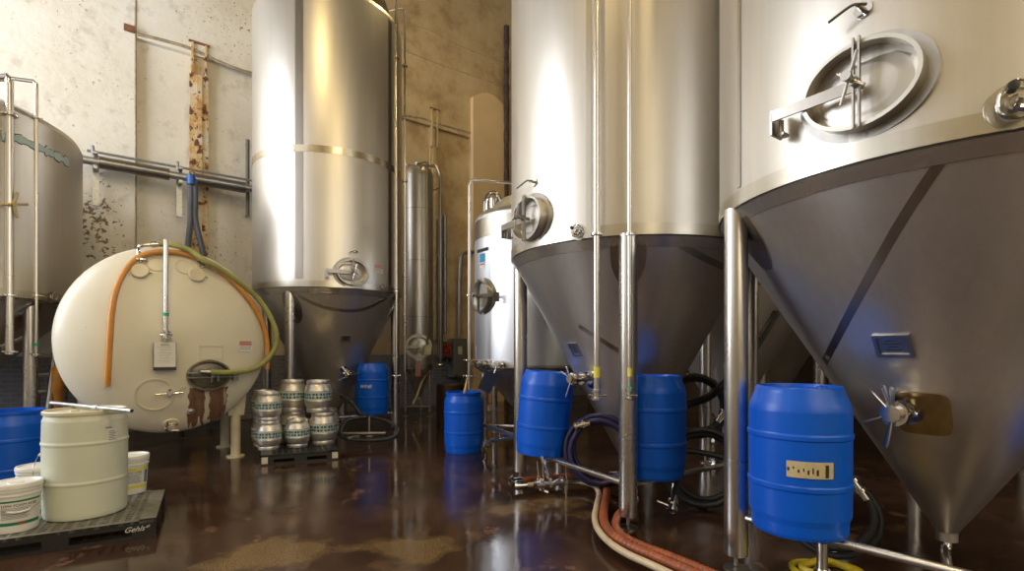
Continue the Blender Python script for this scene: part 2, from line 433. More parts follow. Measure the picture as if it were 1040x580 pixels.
# ------------------------------------------------------------------ the hall
DL, DR, NF, CEIL = -6.2, 13.0, -7.0, 13.6
def slab(d0, d1, n0, n1, z0, z1):
    m = M(); vs = [dn(d, n, z) for d in (d0, d1) for n in (n0, n1) for z in (z0, z1)]
    return m.add(vs, [(0, 1, 3, 2), (4, 6, 7, 5), (0, 4, 5, 1), (2, 3, 7, 6), (0, 2, 6, 4), (1, 5, 7, 3)])
def addslab(m, d0, d1, n0, n1, z0, z1):
    vs = [dn(d, n, z) for d in (d0, d1) for n in (n0, n1) for z in (z0, z1)]
    return m.add(vs, [(0, 1, 3, 2), (4, 6, 7, 5), (0, 4, 5, 1), (2, 3, 7, 6), (0, 2, 6, 4), (1, 5, 7, 3)])
FD1 = wallp(137.5, 100).dot(DD); FD0 = FD1-2.6
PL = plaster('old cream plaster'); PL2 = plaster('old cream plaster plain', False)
struct('floor', slab(DL-.3, DR+.3, NF-.3, NW+.6, -.3, 0), floormat())
def dz(px, py, off=0): p = wallp(px, py, off); return p.dot(DD), p.z
dA, _ = dz(137.5, 100); dB, _ = dz(478, 150); _, zt1 = dz(142, 36); _, zt2 = dz(250, 74); _, zt3 = dz(440, 118)
zt = (zt1+zt2)/2
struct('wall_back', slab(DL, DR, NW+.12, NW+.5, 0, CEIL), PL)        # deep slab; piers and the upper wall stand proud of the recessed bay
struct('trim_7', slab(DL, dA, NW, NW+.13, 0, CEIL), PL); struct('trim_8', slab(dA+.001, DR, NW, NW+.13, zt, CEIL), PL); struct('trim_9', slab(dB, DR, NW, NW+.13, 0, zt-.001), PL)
# left wall with its tall window opening
WN0, WN1, WZ0, WZ1 = 6.8, 12.2, 2.3, 9.5
W2N0, W2N1 = .5, 5.0
def lw(n0, n1, z0, z1): return slab(DL-.3, DL, n0, n1, z0, z1)
w = M()
for n0, n1, z0, z1 in ((NF, W2N0, 0, CEIL), (W2N1, WN0, 0, CEIL), (WN1, NW+.5, 0, CEIL), (WN0, WN1, 0, WZ0), (WN0, WN1, WZ1, CEIL), (W2N0, W2N1, 0, WZ0), (W2N0, W2N1, WZ1, CEIL)): addslab(w, DL-.3, DL, n0, n1, z0, z1)
struct('wall_left', w, PL2)
w = M(); addslab(w, DR, DR+.3, NF, NW+.5, 0, CEIL); struct('wall_right', w, plain('darkened wall', (.07, .045, .03), .8))  # unseen wall, coloured dark so the right side stays in shade
w = M(); addslab(w, DL-.3, DR+.3, NF-.3, NF, 0, CEIL); struct('wall_front', w, PL2)
struct('ceiling', slab(DL-.3, DR+.3, NF-.3, NW+.6, CEIL, CEIL+.3), plain('dark ceiling boards', (.10, .085, .06), .8))
for wn, a_, b_ in (('window_1', WN0, WN1), ('added_window', W2N0, W2N1)):  # the second window is added, for more light at the left front
  wf = M()
  for k in range(5):
    n_ = a_+(b_-a_)*k/4; addslab(wf, DL-.2, DL-.1, n_-.04, n_+.04, WZ0, WZ1)
  for k in range(7):
    z_ = WZ0+(WZ1-WZ0)*k/6; addslab(wf, DL-.19, DL-.11, a_, b_, z_-.03, z_+.03)
  struct(wn, wf, plain('window frame', (.3, .3, .28), .5))
# ledges and mortar lines on the back wall
def wallline(pxs, r, name, mat, proud=.0):
    pts = smooth([wallp(a, b, proud) for a, b in pxs], 5); m = M(); m.tube(pts, r, 6); struct(name, m, mat)
MTled = plain('crumbled plaster edge', (.36, .30, .21), .9, bump=1, var=.3, vs=9)
wallline([(140, 35), (165, 41), (195, 50), (225, 64), (262, 78)], .035, 'trim_1', MTled)
wallline([(404, 117), (424, 119), (440, 124), (460, 130), (478, 135)], .028, 'trim_2', MTled)
wallline([(408, 50), (440, 63), (480, 77), (518, 90)], .012, 'trim_3', MTled)
wallline([(408, 23), (437, 31), (470, 48), (518, 66)], .01, 'trim_4', MTled)
wallline([(137.5, 0), (137.5, 100), (137.8, 200), (137.5, 260)], .018, 'trim_5', MTled)
# bricked-up arch standing proud at the right
d0, _ = dz(478, 200); d1, _ = dz(511, 200); _, za = dz(495, 97); _, zb = dz(479, 100)
arch = [(d0, 0), (d1, 0), (d1, zb)]+[(d1+(d0-d1)*t/10, zb+(za-zb)*math.sin(PI*t/10)) for t in range(1, 10)]+[(d0, zb)]
m = M(); n_ = len(arch)
m.add([dn(d, NW-.14, z) for d, z in arch]+[dn(d, NW+.02, z) for d, z in arch], [tuple(range(n_)), tuple(range(n_, 2*n_))[::-1]]+[(i, (i+1) % n_, n_+(i+1) % n_, n_+i) for i in range(n_)])
struct('trim_6', m, plain('smooth tan plaster', (.74, .56, .32), .75, var=.06, vs=1.5))

# rusty steel columns
def rsteel(name, label, px0, px1, pytop, pymid, pybot, group=None, off=-.12, mat=None):
    rustcol_m = mat or RUSTM
    a = wallp(px0, 200, off); b = wallp(px1, 200, off); zt_ = wallp(px0, pytop, off).z; zm = wallp(px0, pymid, off).z; zb_ = wallp(px0, pybot, off).z
    da, db = a.dot(DD), b.dot(DD); wd = db-da; mid = (da+db)/2
    root = thing(name, label, 'steel column', dn(mid, NW-off-.1, 0)+Vector((0, 0, 0)), math.atan2(DD.y, DD.x), group)
    m = M(); n0 = NW-off
    addslab(m, da, db, n0-.10, n0-.04, max(zb_, 0), zm); addslab(m, mid-.05, mid+.05, n0-.13, n0-.1, max(zb_, 0), zm)
    addslab(m, da+.03, da+.07, n0-.16, n0, zm, zt_); addslab(m, db-.07, db-.03, n0-.16, n0, zm, zt_); addslab(m, da+.03, db-.03, n0-.06, n0-.02, zm, zt_)
    k = zm-.15
    rv = M()
    while k > zb_+.1:
        for dd_ in (da+.06, db-.06):
            p = dn(dd_, n0-.10, k); rv.rev([(0, .022), (.014, .017), (.02, 0)], frame(p, -ND), 8)
        k -= .28
    obj('web_plate', m, rustcol_m, root); o = obj('rivet', rv, rustcol_m, root); o['kind'] = 'stuff'
    cp = M(); addslab(cp, da-.02, db+.02, n0-.16, n0, zt_, zt_+.035); obj('cap_plate', cp, MTrust, root)
RUSTM = rustcol(); MTrust = plain('rust', (.20, .09, .04), .8, var=.3)
rsteel('steel_column', 'tall rust-streaked cream steel column with rivets, left of the tallest middle tank', 192, 211, 45, 76, 400)
rsteel('steel_column', 'tan riveted steel column with stepped bracket on the wall behind the narrow tank', 435, 443.5, 112, 150, 345, mat=plain('tan painted steel', (.50, .38, .20), .7, var=.25, vs=4))
# dark encrusted pipe beside the arch
m = M(); a = wallp(514.5, 60, .25); zt_ = wallp(514.5, 27, .25).z
pts = [V(a.x, a.y, z) for z in [i*zt_/60 for i in range(61)]]
m.tube(pts, [.075+random.uniform(-.012, .02) for _ in pts], 10)
solo('drain_pipe', m, plain('encrusted pipe', (.06, .04, .03), .8, bump=1, var=.5, vs=9), 'dark encrusted vertical pipe on the wall right of the bricked arch', 'pipe')
m = M(); m.box((0, 0, 0), (.18, .1, .12), frame(wallp(131.5, 29, .04), -ND)); solo('recess_block', m, MTrust, 'small dark block for the shade of a wall recess high above the ball-ended cream tank', 'recess')  # dark block put where the wall has a shaded recess

# ------------------------------------------------------------------ tank kit
TANKS = {}
def hitcyl(px, cx, cy, r, near=True):
    u = (px-520)/F; a = u*u+1; b = -2*(u*cx+cy); c = cx*cx+cy*cy-r*r; D_ = max(b*b-4*a*c, 0)
    t = (-b-math.sqrt(D_))/(2*a) if near else (-b+math.sqrt(D_))/(2*a)
    return V(u*t, t, 0)
def tank(key, label, cx, cy, R, zs, ztop, ztip, legs=(), lr=.078, rl=None, mats=('shell', 'cone'), slope=None, group=None, dome=.40, bands=(), tipr=.06, pads=True, rails=(), railz=.37, seamh=.09, name='fermentation_tank'):
    root = thing(name, label, 'tank', (cx, cy, 0), 0, group)
    ms, mc = MT[mats[0]], MT[mats[1]]; o_ = V(cx, cy, 0); T = Matrix.Translation(o_)
    m = M(); m.rev([(R, zs), (R, ztop), (R*.985, ztop+.07), (R*.93, ztop+.14), (R*.8, ztop+.2), (R*.5, ztop+dome*.8), (R*.2, ztop+dome), (0, ztop+dome)], T, 96)
    shell = obj('shell', m, ms, root)
    rt = R-.012
    m = M(); k = 12; m.rev([(rt+(tipr-rt)*i/k, zs+(ztip-zs)*i/k) for i in range(k+1)]+[(tipr, ztip-.06), (0, ztip-.06)], T, 96)
    cone = obj('cone', m, mc, root)
    def cz(r): return zs+(ztip-zs)*(rt-r)/(rt-tipr)
    m = M(); m.rev([(R-.01, zs-.012), (R+.006, zs-.008), (R+.006, zs+seamh), (R-.01, zs+seamh)], T, 96)
    obj('seam_band', m, MT['band'], root)
    m = M(); rb = rt-.055; m.rev([(rt+.001, zs-.018), (rt+.005, zs-.02), (rb+.006, cz(rb)-.002), (rb-.004, cz(rb)-.002)], T, 96)
    obj('cone_band', m, MT['band2'], root)
    for z in bands:
        m = M(); m.rev([(R-.01, z), (R+.006, z), (R+.006, z+.1), (R-.01, z+.1)], T, 96); obj('girth_band', m, MT['gband'], root)
    lp = []
    for lg in legs:
        if isinstance(lg, tuple): a = math.radians(lg[0]); p = V(cx+rl*math.cos(a), cy+rl*math.sin(a), 0)
        else: p = hitcyl(lg, cx, cy, rl)
        lp.append(p); rr = (p-o_).length
        top = cz(min(rr+lr*.9, rt))
        m = M(); m.cyl(p+V(0, 0, .11), p+V(0, 0, top), lr, 24); m.cyl(p+V(0, 0, .105), p+V(0, 0, .125), lr*.97, 24)
        lo = obj('leg', m, MT['leg'], root)
        f = M(); f.rev([(0, .0), (.085, 0), (.085, .012), (.03, .022), (.016, .03), (.016, .11)], Matrix.Translation(p), 20); obj('foot', f, MT['dull'], lo)
        f = M(); f.cyl(p+V(0, 0, .75), p+V(0, 0, .765), lr+.0015, 24); obj('weld_ring', f, MT['dull'], lo)
        if pads:
            a0 = math.atan2(p.y-cy, p.x-cx); sl = math.atan2(zs-ztip, rt-tipr); rc = rr-.0
            def cp(dx, ds, off):
                r_ = rc+.02+ds*math.cos(sl); z_ = cz(r_)
                a_ = a0+dx/max(r_, .2); nn = V(math.cos(a_)*math.sin(sl), math.sin(a_)*math.sin(sl), -math.cos(sl))
                return V(cx+r_*math.cos(a_), cy+r_*math.sin(a_), z_)+nn*off
            pm = M(); E_ = ell(.155, .30, 40); E2 = ell(.05, .05, 40)
            vs = [cp(x, min(y-.17, .0+(rt-.06-rc)/math.cos(sl)), .008) for x, y in E_]+[cp(x, y-.06, .009) for x, y in E2]+[cp(x*1.02, min(y*1.02-.17, (rt-.06-rc)/math.cos(sl)), -.01) for x, y in E_]
            fs = []
            for i in range(40):
                j = (i+1) % 40; fs += [(i, j, 40+j, 40+i), (i, 80+i, 80+j, j)]
            pm.add(vs, fs); obj('leg_pad', pm, MT['strip'], root)
    for a, b in rails:
        pa, pb = lp[a]+V(0, 0, railz), lp[b]+V(0, 0, railz)
        m = M(); m.cyl(pa, pb, .026, 14); obj('rail', m, MT['leg'], root)
    bv = bvh_of(shell, cone)
    d = dict(root=root, c=o_, R=R, zs=zs, bv=bv, bvs=bvh_of(shell), bvc=bvh_of(cone), legs=lp, cz=cz); TANKS[key] = d
    return d
def vstrip(t, px, wd, z0, z1, mat='strip'):
    l, n = cast(t['bvs'], px, 150 if px > 200 else 200); a0 = math.atan2(n.y, n.x); R = t['R']; w_ = wd/2/R
    m = M(); m.rev([(R-.01, z0), (R+.004, z0), (R+.004, z1), (R-.01, z1), (R-.01, z0)], Matrix.Translation(t['c']), 4, a0-w_, a0+w_)
    return obj('steel_strip', m, MT[mat], t['root'])  # upright weld seam on the shell
def manway(t, loc, nrm, a=.25, b=.205, hinge=-1, dep=.075, key='band', arm=.16):
    r = t['root']; fr = frame(loc, nrm)
    m = M(); m.ring(ell(a, b), ell(a-.014, b-.014), -.12, dep, fr); pd_ = M(); pd_.ring(ell(a+.045, b+.045), ell(a-.002, b-.002), -.1, .0, fr)
    curv = M(); curv.ring(ell(a+.003, b+.003), ell(a-.016, b-.016), dep-.008, dep+.003, fr)
    base = obj('manway', m, MT[key], r); obj('rim', curv, MT['band'], base); obj('weld_collar', pd_, MT['dull'], base)
    m = M(); m.rev([(0, .012), (.08, .010), (.15, .004), (a-.05, -.008), (a-.032, -.02), (a-.024, -.02), (a-.024, -.06)], fr, 40, sy=(b-.024)/(a-.024))
    obj('manway_door', m, MT['shell'], base)
    m = M()
    for q in (-.012, .014):
        m.box((q, .004, dep+.016), (.009, 2*b+.02, .022), fr)
    obj('yoke', m, MT['dull'], base)
    m = M(); m.cyl(fr @ V(0, 0, .03), fr @ V(0, 0, dep+.12), .015, 14); m.cyl(fr @ V(0, 0, dep+.02), fr @ V(0, 0, dep+.07), .024, 14)
    m.cyl(fr @ V(0, 0, dep+.115), fr @ V(0, 0, dep+.14), .024, 14)
    m.tube([fr @ V(-.035, -.12, dep+.10), fr @ V(.0, 0, dep+.10), fr @ V(.035, .12, dep+.10)], .0085, 8)
    m.tube([fr @ V(-.06, .05, dep+.08), fr @ V(0, 0, dep+.08), fr @ V(.06, -.05, dep+.08)], .007, 8)
    obj('clamp_handle', m, MT['dull'], base)
    m = M(); h = hinge
    m.box((h*(a+arm)/2, -.01, dep+.014), (a+arm, .06, .012), fr)
    m.box((h*(a+arm), -.045, dep*.5), (.012, .14, dep+.04), fr)
    m.cyl(fr @ V(h*(a+arm-.03), -.03, dep*.5), fr @ V(h*(a+arm-.03), -.12, dep*.5), .013, 10)
    m.box((h*(a+arm-.03), -.105, dep*.2), (.035, .015, dep*.9), fr)
    obj('hinge_arm', m, MT['strip'], base)
    return base
def thermorod(t, loc, nrm, ln=.17):
    fr = frame(loc, nrm); m = M()
    m.rev([(0, .01), (.042, .01), (.042, -.01)], fr, 20); m.cyl(fr @ V(0, 0, 0), fr @ V(0, 0, .06), .012, 10)
    base = obj('thermowell', m, MT['chrome'], t['root'])
    m = M(); m.tube(smooth([fr @ V(.03, -.005, .045), fr @ V(0, 0, .07), fr @ V(-.035, .005, .075), fr @ V(-ln, -.03, .085)], 4), .007, 8)
    obj('bent_rod', m, MT['rod'], base)
def sampleport(t, loc, nrm, s=1.0, black=True):
    fr = frame(loc, nrm) @ Matrix.Scale(s, 4); m = M()
    m.rev([(0, .006), (.088, .006), (.09, .003), (.09, -.02)], fr, 32); m.cyl(fr @ V(0, 0, 0), fr @ V(0, 0, .035), .022*s, 14)
    m.tube([fr @ V(.055*math.cos(k*PI/10), .055*math.sin(k*PI/10), .03) for k in range(20)], .006*s, 8, closed=True); m.tube([fr @ V(.03*math.cos(k*PI/10), .03*math.sin(k*PI/10), .045) for k in range(20)], .007*s, 8, closed=True)
    base = obj('sample_port', m, MT['band'], t['root'])
    m = M(); m.tube(smooth([fr @ V(.045, .05, .05), fr @ V(-.01, .075, .06), fr @ V(-.055, .03, .06), fr @ V(-.05, -.04, .06), fr @ V(0, -.065, .055)], 5), .006*s, 8)
    m.cyl(fr @ V(-.02, -.03, .08), fr @ V(.03, -.05, .08), .012*s, 8); m.cyl(fr @ V(0, 0, .06), fr @ V(0, 0, .11), .014*s, 8)
    obj('clamp', m, MT['chrome'], base)
    if black:
        m = M(); m.rev([(0, .14), (.018, .135), (.018, .1), (0, .1)], fr @ Matrix.Translation((-.03, .03, 0)), 10); obj('knob', m, MT['black'], base)
def nameplate(t, loc, nrm, w_=.17, h_=.12, mat='band'):
    fr = frame(loc, nrm); m = M(); a, b = w_/2, h_/2
    m.ring([(-a, -b), (a, -b), (a, b), (-a, b)], [(-a+.02, -b+.02), (a-.02, -b+.02), (a-.02, b-.02), (-a+.02, b-.02)], -.012, .012, fr)
    base = obj('nameplate', m, MT[mat], t['root'])
    m = M(); m.box((0, 0, -.002), (w_-.035, h_-.035, .008), fr); obj('plate', m, MT['dull'], base)
    m = M()
    for k, q in enumerate((.45, .7, .4, .62)): m.box((0, b*.45-k*h_*.14, .0026), (w_*q*.7, h_*.03, .001), fr)
    obj('engraving', m, MT['ink'], base)
def valve(t, loc, nrm, s=1.0, handles=((90, .09),), port=.03, ln=.12, name='valve', flange=.05):
    fr = frame(loc, nrm); m = M()
    m.rev([(0, .01), (flange*s, .01), (flange*s, -.02)], fr, 24)
    m.cyl(fr @ V(0, 0, 0), fr @ V(0, 0, ln*s), port*s, 16)
    for q in (.35, .75): m.rev([(0, ln*s*q), (port*s*1.55, ln*s*q), (port*s*1.55, ln*s*q+.018*s), (0, ln*s*q+.018*s)], fr, 20)
    m.cyl(fr @ V(-port*2*s, 0, ln*s*.55), fr @ V(port*2*s, 0, ln*s*.55), .012*s, 8)
    base = obj(name, m, MT['chrome'], t['root'])
    m = M()
    for a, l_ in handles:
        a = math.radians(a); c = fr @ V(0, 0, ln*s*.9); e = fr @ V(math.cos(a)*l_, math.sin(a)*l_, ln*s*1.0)
        m.tube([c, c.lerp(e, .4), c.lerp(e, .9), e], [.006*s, .010*s, .014*s, .010*s], 10, flat=.5)
    obj('handle', m, MT['leg'], base)
    return base
def clampring(mb, p, ax, r):
    mb.rev([(r, -.012), (r*1.9, -.01), (r*1.9, .01), (r, .012)], frame(p, ax, (0, 1, 0) if abs(Vector(ax).normalized().z) > .9 else (0, 0, 1)), 16)
def dangersign(parent, loc, nrm, w_=.17, h_=.12):
    fr = frame(loc, nrm); m = M(); m.box((0, 0, .002), (w_, h_, .004), fr); base = obj('danger_sign', m, MT['white'], parent)
    m = M(); m.box((0, h_*.26, .0045), (w_*.94, h_*.36, .0012), fr); obj('header', m, MT['red'], base)
    lettering('DANGER', h_*.3, fr @ Matrix.Translation((0, h_*.26, .006)), MT['white'], base)
    lettering('CONFINED SPACE', h_*.13, fr @ Matrix.Translation((0, -h_*.06, .005)), MT['ink'], base)
    lettering('PERMIT REQUIRED', h_*.12, fr @ Matrix.Translation((0, -h_*.25, .005)), MT['ink'], base)

# ---- the right-hand fermenter
D = tank('D', 'huge stainless cone-bottomed tank filling the right of the picture', 2.93, 3.45, 1.42, 2.49, 7.4, .30, legs=(747.5, (-97,), (84,), (-6,)), rl=1.38, bands=(4.88,), rails=((0, 1), (1, 3)))
C_ = tank('C', 'large stainless cone-bottomed tank in the middle right, two thin pipes down its front', 1.275, 5.60, 1.28, 2.51, 7.4, .30, legs=((160,), 638, (-10,), (78,)), rl=1.25, bands=(5.9,), rails=((0, 1), (1, 2)))
B = tank('B', 'tall stainless tank left of centre with a band round its middle', -3.34, 9.417, 1.285, 2.55, 7.35, .25, legs=(294.5, (6,), (98,), (180,)), rl=1.17, bands=(), rails=((0, 1),))
A = tank('A', 'stainless tank cut by the left edge of the picture, torn pale film round its top', -8.41, 6.92, 2.0, 2.22, 4.62, .25, legs=(31, (-30,), (150,), (60,)), rl=1.85, rails=(), dome=.5)
E = tank('E', 'pale jacketed tank half hidden behind the middle right tank',   .25, 8.38, .86, 1.27, 3.55, .42, legs=((-165,), (-50,), (60,), (140,)), rl=.72, mats=('jacket', 'jacket'), pads=False, lr=.05, dome=.52, rails=((0, 1),), railz=.33, seamh=.03)
Ft = tank('F', 'tall narrow stainless tank against the tan wall right of the banded tank', -2.2, 12.05, .345, 1.12, 5.6, .45, legs=((-20,), (-160,), (90,)), rl=.30, pads=False, lr=.03, dome=.15, rails=((0, 1),), railz=.22)
G = tank('G', 'dim stainless tank in the dark seen through the gap between the two big tanks', 3.35, 8.0, 1.28, 2.49, 7.4, .30, legs=((-125,), (-35,), (55,), (145,)), rl=1.25, rails=((0, 1), (0, 3)))
Hh = tank('H', 'dark stainless tank in the back, only a rail seen below the huge right tank', 6.3, 6.0, 1.28, 2.49, 7.4, .30, legs=((-125,), (-35,), (55,), (145,)), rl=1.25, rails=((0, 1), (0, 3)))

I2 = tank('I', 'stainless tank added far back to keep the gap dark, behind the other shaded one', 5.6, 11.0, 1.28, 2.49, 7.4, .30, legs=((-125,), (-35,), (55,), (145,)), rl=1.25, rails=((0, 1), (0, 3)))  # added tank, covers the bright wall so the far gap stays dark
# details on D
l, n = cast(D['bvs'], 877, 90); n.z = 0; manway(D, l, n, .265, .215, key='band')
l, n = cast(D['bvs'], 877, 10); thermorod(D, l, n, .13)
l, n = cast(D['bvs'], 1030, 108); sampleport(D, l, n, 1.15)
vstrip(D, 748.5, .04, 2.6, 7.3, 'band'); 
ribbon(D['bvc'], [(955, 164), (915, 225), (870, 305), (829, 385)], .05, .002, MT['strip'], 'steel_strip', D['root'])  # dark diagonal band laid across the cone
l, n = cast(D['bvc'], 907, 351); nameplate(D, l, n, .19, .15, 'dull')
l, n = cast(D['bvc'], 937, 420); fr = frame(l, n); m = M(); m.ring(ell(.135, .155, 48, 5), ell(.1, .115, 48, 5), -.02, .008, fr); m.prism(ell(.11, .12, 48, 5), -.02, .004, fr); obj('port_plate', m, MT['amber'], D['root'])
l, n = cast(D['bvc'], 924, 418); n.z = 0; valve(D, l, n, 1.5, ((128, .17), (104, .17), (88, .16), (205, .16), (262, .20)), ln=.17, port=.032, name='racking_valve')
l, n = cast(D['bvc'], 955, 540); p = D['c']+V(0, 0, .3)
m = M(); m.tube(smooth([p+V(0, 0, .0), p+V(0, 0, -.09), p+V(-.05, -.05, -.14), p+V(-.2, -.25, -.16)], 5), .03, 12); obj('drain_elbow', m, MT['chrome'], D['root'])
p = D['legs'][0]*.62+D['legs'][1]*.38; p0 = at(835, 562, 3.2)
m = M(); m.cyl(V(p0.x, p0.y, .05), V(p0.x, p0.y, .36), .03, 14); m.cyl(V(p0.x, p0.y, .16), V(p0.x, p0.y, .2), .045, 14); m.cyl(V(p0.x-.05, p0.y, .1), V(p0.x+.06, p0.y-.03, .12), .012, 8); obj('stub_valve', m, MT['chrome'], D['root'])

# details on C
l, n = cast(C_['bvs'], 540, 223); n.z = 0; manway(C_, l, n, .25, .205, key='shell')
l, n = cast(C_['bvs'], 543, 185); thermorod(C_, l, n)
l, n = cast(C_['bvs'], 588, 236); sampleport(C_, l, n, .8)
vstrip(C_, 602, .05, 2.6, 7.3, 'band')
def downpipe(t, px, pyb, off, r, ztop=7.2, clampy=(238,), name='down_pipe', tape=None, pyref=200, bend=None):
    l, n = cast(t['bvs'], px, pyref); n.z = 0; n.normalize(); q = l+n*off; dep = q.y
    q = atd(px, YH, dep); zb = H-(pyb-YH)/F*dep
    m = M(); pts = [V(q.x, q.y, zb), V(q.x, q.y, ztop-.12), V(q.x, q.y, ztop-.03), V(q.x, q.y, ztop)-n*.04, V(q.x, q.y, ztop)-n*(off+.12)]
    if bend: pts = [V(q.x, q.y, zb), V(q.x, q.y, ztop-.12), V(q.x, q.y, ztop-.03), V(q.x, q.y, ztop)+bend*.05, V(q.x, q.y, ztop)+bend]
    m.tube(pts, r, 12); base = obj(name, m, MT['leg'], t['root'])
    for cy_ in clampy:
        z = H-(cy_-YH)/F*dep; c = M(); clampring(c, (q.x, q.y, z), (0, 0, 1), r); 
        e = V(q.x, q.y, z)-n*(off if z > t['zs'] else .03); c.cyl(V(q.x, q.y, z), e, r*.5, 8); obj('clamp', c, MT['chrome'], base)
    c = M(); z = zb; clampring(c, (q.x, q.y, z), (0, 0, 1), r); clampring(c, (q.x, q.y, z+.07), (0, 0, 1), r); c.cyl((q.x-r*2.6, q.y, z+.03), (q.x+r*3.2, q.y-.03, z+.03), r*.35, 8); obj('end_clamp', c, MT['chrome'], base)
    for (ty, th, mk) in (tape or ()):
        z = H-(ty-YH)/F*dep; c = M(); c.cyl((q.x, q.y, z-th/2), (q.x, q.y, z+th/2), r+.001, 12); obj('tape', c, MT[mk], base)
    return base, q
downpipe(C_, 606, 405, .10, .026, tape=((378, .09, 'yellow'),))
downpipe(C_, 639.5, 405, .13, .018, tape=((378, .07, 'yellow'), (394, .02, 'greytape')))
ribbon(C_['bvc'], [(588, 331), (610, 345), (640, 363)], .05, .002, MT['strip'], 'steel_strip', C_['root'])  # darker bands running slantwise over this cone
ribbon(C_['bvc'], [(690, 248), (715, 262), (735, 271)], .06, .002, MT['strip'], 'steel_strip', C_['root'])
l, n = cast(C_['bvc'], 584, 355); nameplate(C_, l, n, .14, .15)
l, n = cast(C_['bvc'], 601, 386); fr = frame(l, n); m = M(); m.prism(ell(.09, .10, 32, 5), -.02, .006, fr); obj('port_plate', m, MT['chrome'], C_['root'])
l, n = cast(C_['bvc'], 599, 384); n.z = 0; valve(C_, l, n, 1.3, ((150, .14), (110, .13), (255, .19)), ln=.22, port=.032, name='racking_valve')
p = C_['c']+V(0, 0, .3); m = M(); m.tube(smooth([p, p+V(0, 0, -.07), p+V(-.06, -.02, -.12), p+V(-.22, -.05, -.12)], 5), .03, 12); obj('drain_elbow', m, MT['chrome'], C_['root'])

# details on B
zb = H+(357-157)/F*9.0
l, n = cast(B['bvs'], 304, 150); zb = l.z; m = M(); m.rev([(B['R']-.01, zb-.06), (B['R']+.006, zb-.06), (B['R']+.006, zb+.05), (B['R']-.01, zb+.05)], Matrix.Translation(B['c']), 96); obj('girth_band', m, MT['gband'], B['root'])
vstrip(B, 306, .13, 2.66, 7.3); vstrip(B, 396, .09, 2.66, 7.3)
l, n = cast(B['bvs'], 357, 277); n.z = 0; manway(B, l, n, .25, .205, key='shell')
l, n = cast(B['bvs'], 361, 256); thermorod(B, l, n, .12)
l, n = cast(B['bvs'], 388, 292); sampleport(B, l, n, .7, False)
l, n = cast(B['bvs'], 384.5, 273); dangersign(B['root'], l+n*.004, n, .18, .14)
ribbon(B['bvc'], [(302, 300), (330, 312), (365, 315), (398, 300)], .06, .002, MT['band'], 'steel_strip', B['root'])
l, n = cast(B['bvc'], 351, 344); nameplate(B, l, n, .16, .14)
l, n = cast(B['bvc'], 349, 375); valve(B, l, n, 1.3, ((200, .2), (265, .2), (60, .12), (20, .2)), ln=.2, name='racking_valve')
downpipe(B, 402.5, 383, .16, .028, ztop=8.6, clampy=(60, 296), bend=V(-.8, .6, 0))
q = at(411, YH, 10.6); m = M(); m.tube([V(q.x, q.y, at(411, 378, 10.6).z), V(q.x, q.y, 6.6), V(q.x, q.y, 8.3), V(q.x-.05, q.y+.04, 8.38), V(q.x-.7, q.y+.1, 8.3)], .02, 10)
for z in (3.0, 4.9, 7.2): clampring(m, V(q.x, q.y, z), (0, 0, 1), .03)
m.cyl(V(q.x, q.y, 3.0), V(-2.25, 9.75, 3.0), .012, 8); obj('return_pipe', m, MT['leg'], B['root'])
m = M(); m.box((B['c'].x+.35, B['c'].y+.1, 7.95), (1.3, .9, .05)); m.box((B['c'].x+.25, B['c'].y-.1, 7.85), (.5, .5, .3)); obj('top_frame', m, MT['dull'], B['root'])

# details on A
def apipe(px, top, bot, r, off, bend, clampy):
    l, n = cast(A['bvs'], px, 230); n.z = 0; n.normalize(); q = l+n*off; dep = q.y; zt_ = H+(YH-top)/F*dep; zb_ = H-(bot-YH)/F*dep; q = atd(px, YH, dep)
    m = M(); m.tube([V(q.x, q.y, zb_), V(q.x, q.y, zt_-.1), V(q.x, q.y, zt_-.03), V(q.x, q.y, zt_)+bend*.04, V(q.x, q.y, zt_)+bend], r, 12); base = obj('down_pipe', m, MT['leg'], A['root'])
    for cy_ in clampy:
        z = H-(cy_-YH)/F*dep; c = M(); clampring(c, (q.x, q.y, z), (0, 0, 1), r); c.cyl((q.x, q.y, z), V(q.x, q.y, z)-n*(off+.02 if z > 2.3 else .06), r*.5, 8); c.cyl((q.x-.09, q.y, z+.01), (q.x+.1, q.y, z-.01), .008, 8); obj('clamp', c, MT['chrome'], base)
    return base, q
b1, q1 = apipe(9.5, 78, 360, .045, .12, V(-.35, -.1, -.1), (117, 300, 357))
b2, q2 = apipe(36.8, 83, 362, .024, .10, V(-.7, -.3, -.03), (120, 300, 360))
c = M(); z = H-(350-YH)/F*q2.y; c.cyl((q2.x, q2.y, z-.02), (q2.x, q2.y, z+.02), .026, 12); obj('tape', c, MT['greytape'], b2)
l, n = cast(A['bvs'], 9, 208); fr = frame(V(q1.x, q1.y, H+(YH-208)/F*q1.y)+n*.06, n); m = M()
for a in (75, 15, 195, 285): m.tube([fr @ V(0, 0, 0), fr @ V(math.cos(math.radians(a))*.17, math.sin(math.radians(a))*.17, .01)], .017, 8)
m.rev([(0, .03), (.03, .03), (.03, -.03), (0, -.03)], fr, 14); obj('valve_wheel', m, MT['brass'], A['root'])
for w_k, mk_ in ((1.25, 'tornedge'), (1.0, 'tornblue')):
  ribbon(A['bvs'], [(1, 138), (12, 140), (22, 142), (34, 148), (42, 151), (50, 155), (58, 159), (69, 165)], .06, .006+.004*(w_k == 1), MT[mk_], 'torn_film' if w_k == 1 else 'film_residue', A['root'], widths=[random.Random(int(i/3)).uniform(.05, .125)*w_k for i in range(70)])
l, n = cast(A['bvs'], 52, 302); sampleport(A, l, n, .9, False)
ribbon(A['bvc'], [(0.5, 353), (12, 348), (24, 342)], .09, .01, MT['white'], 'white_strip', A['root'])

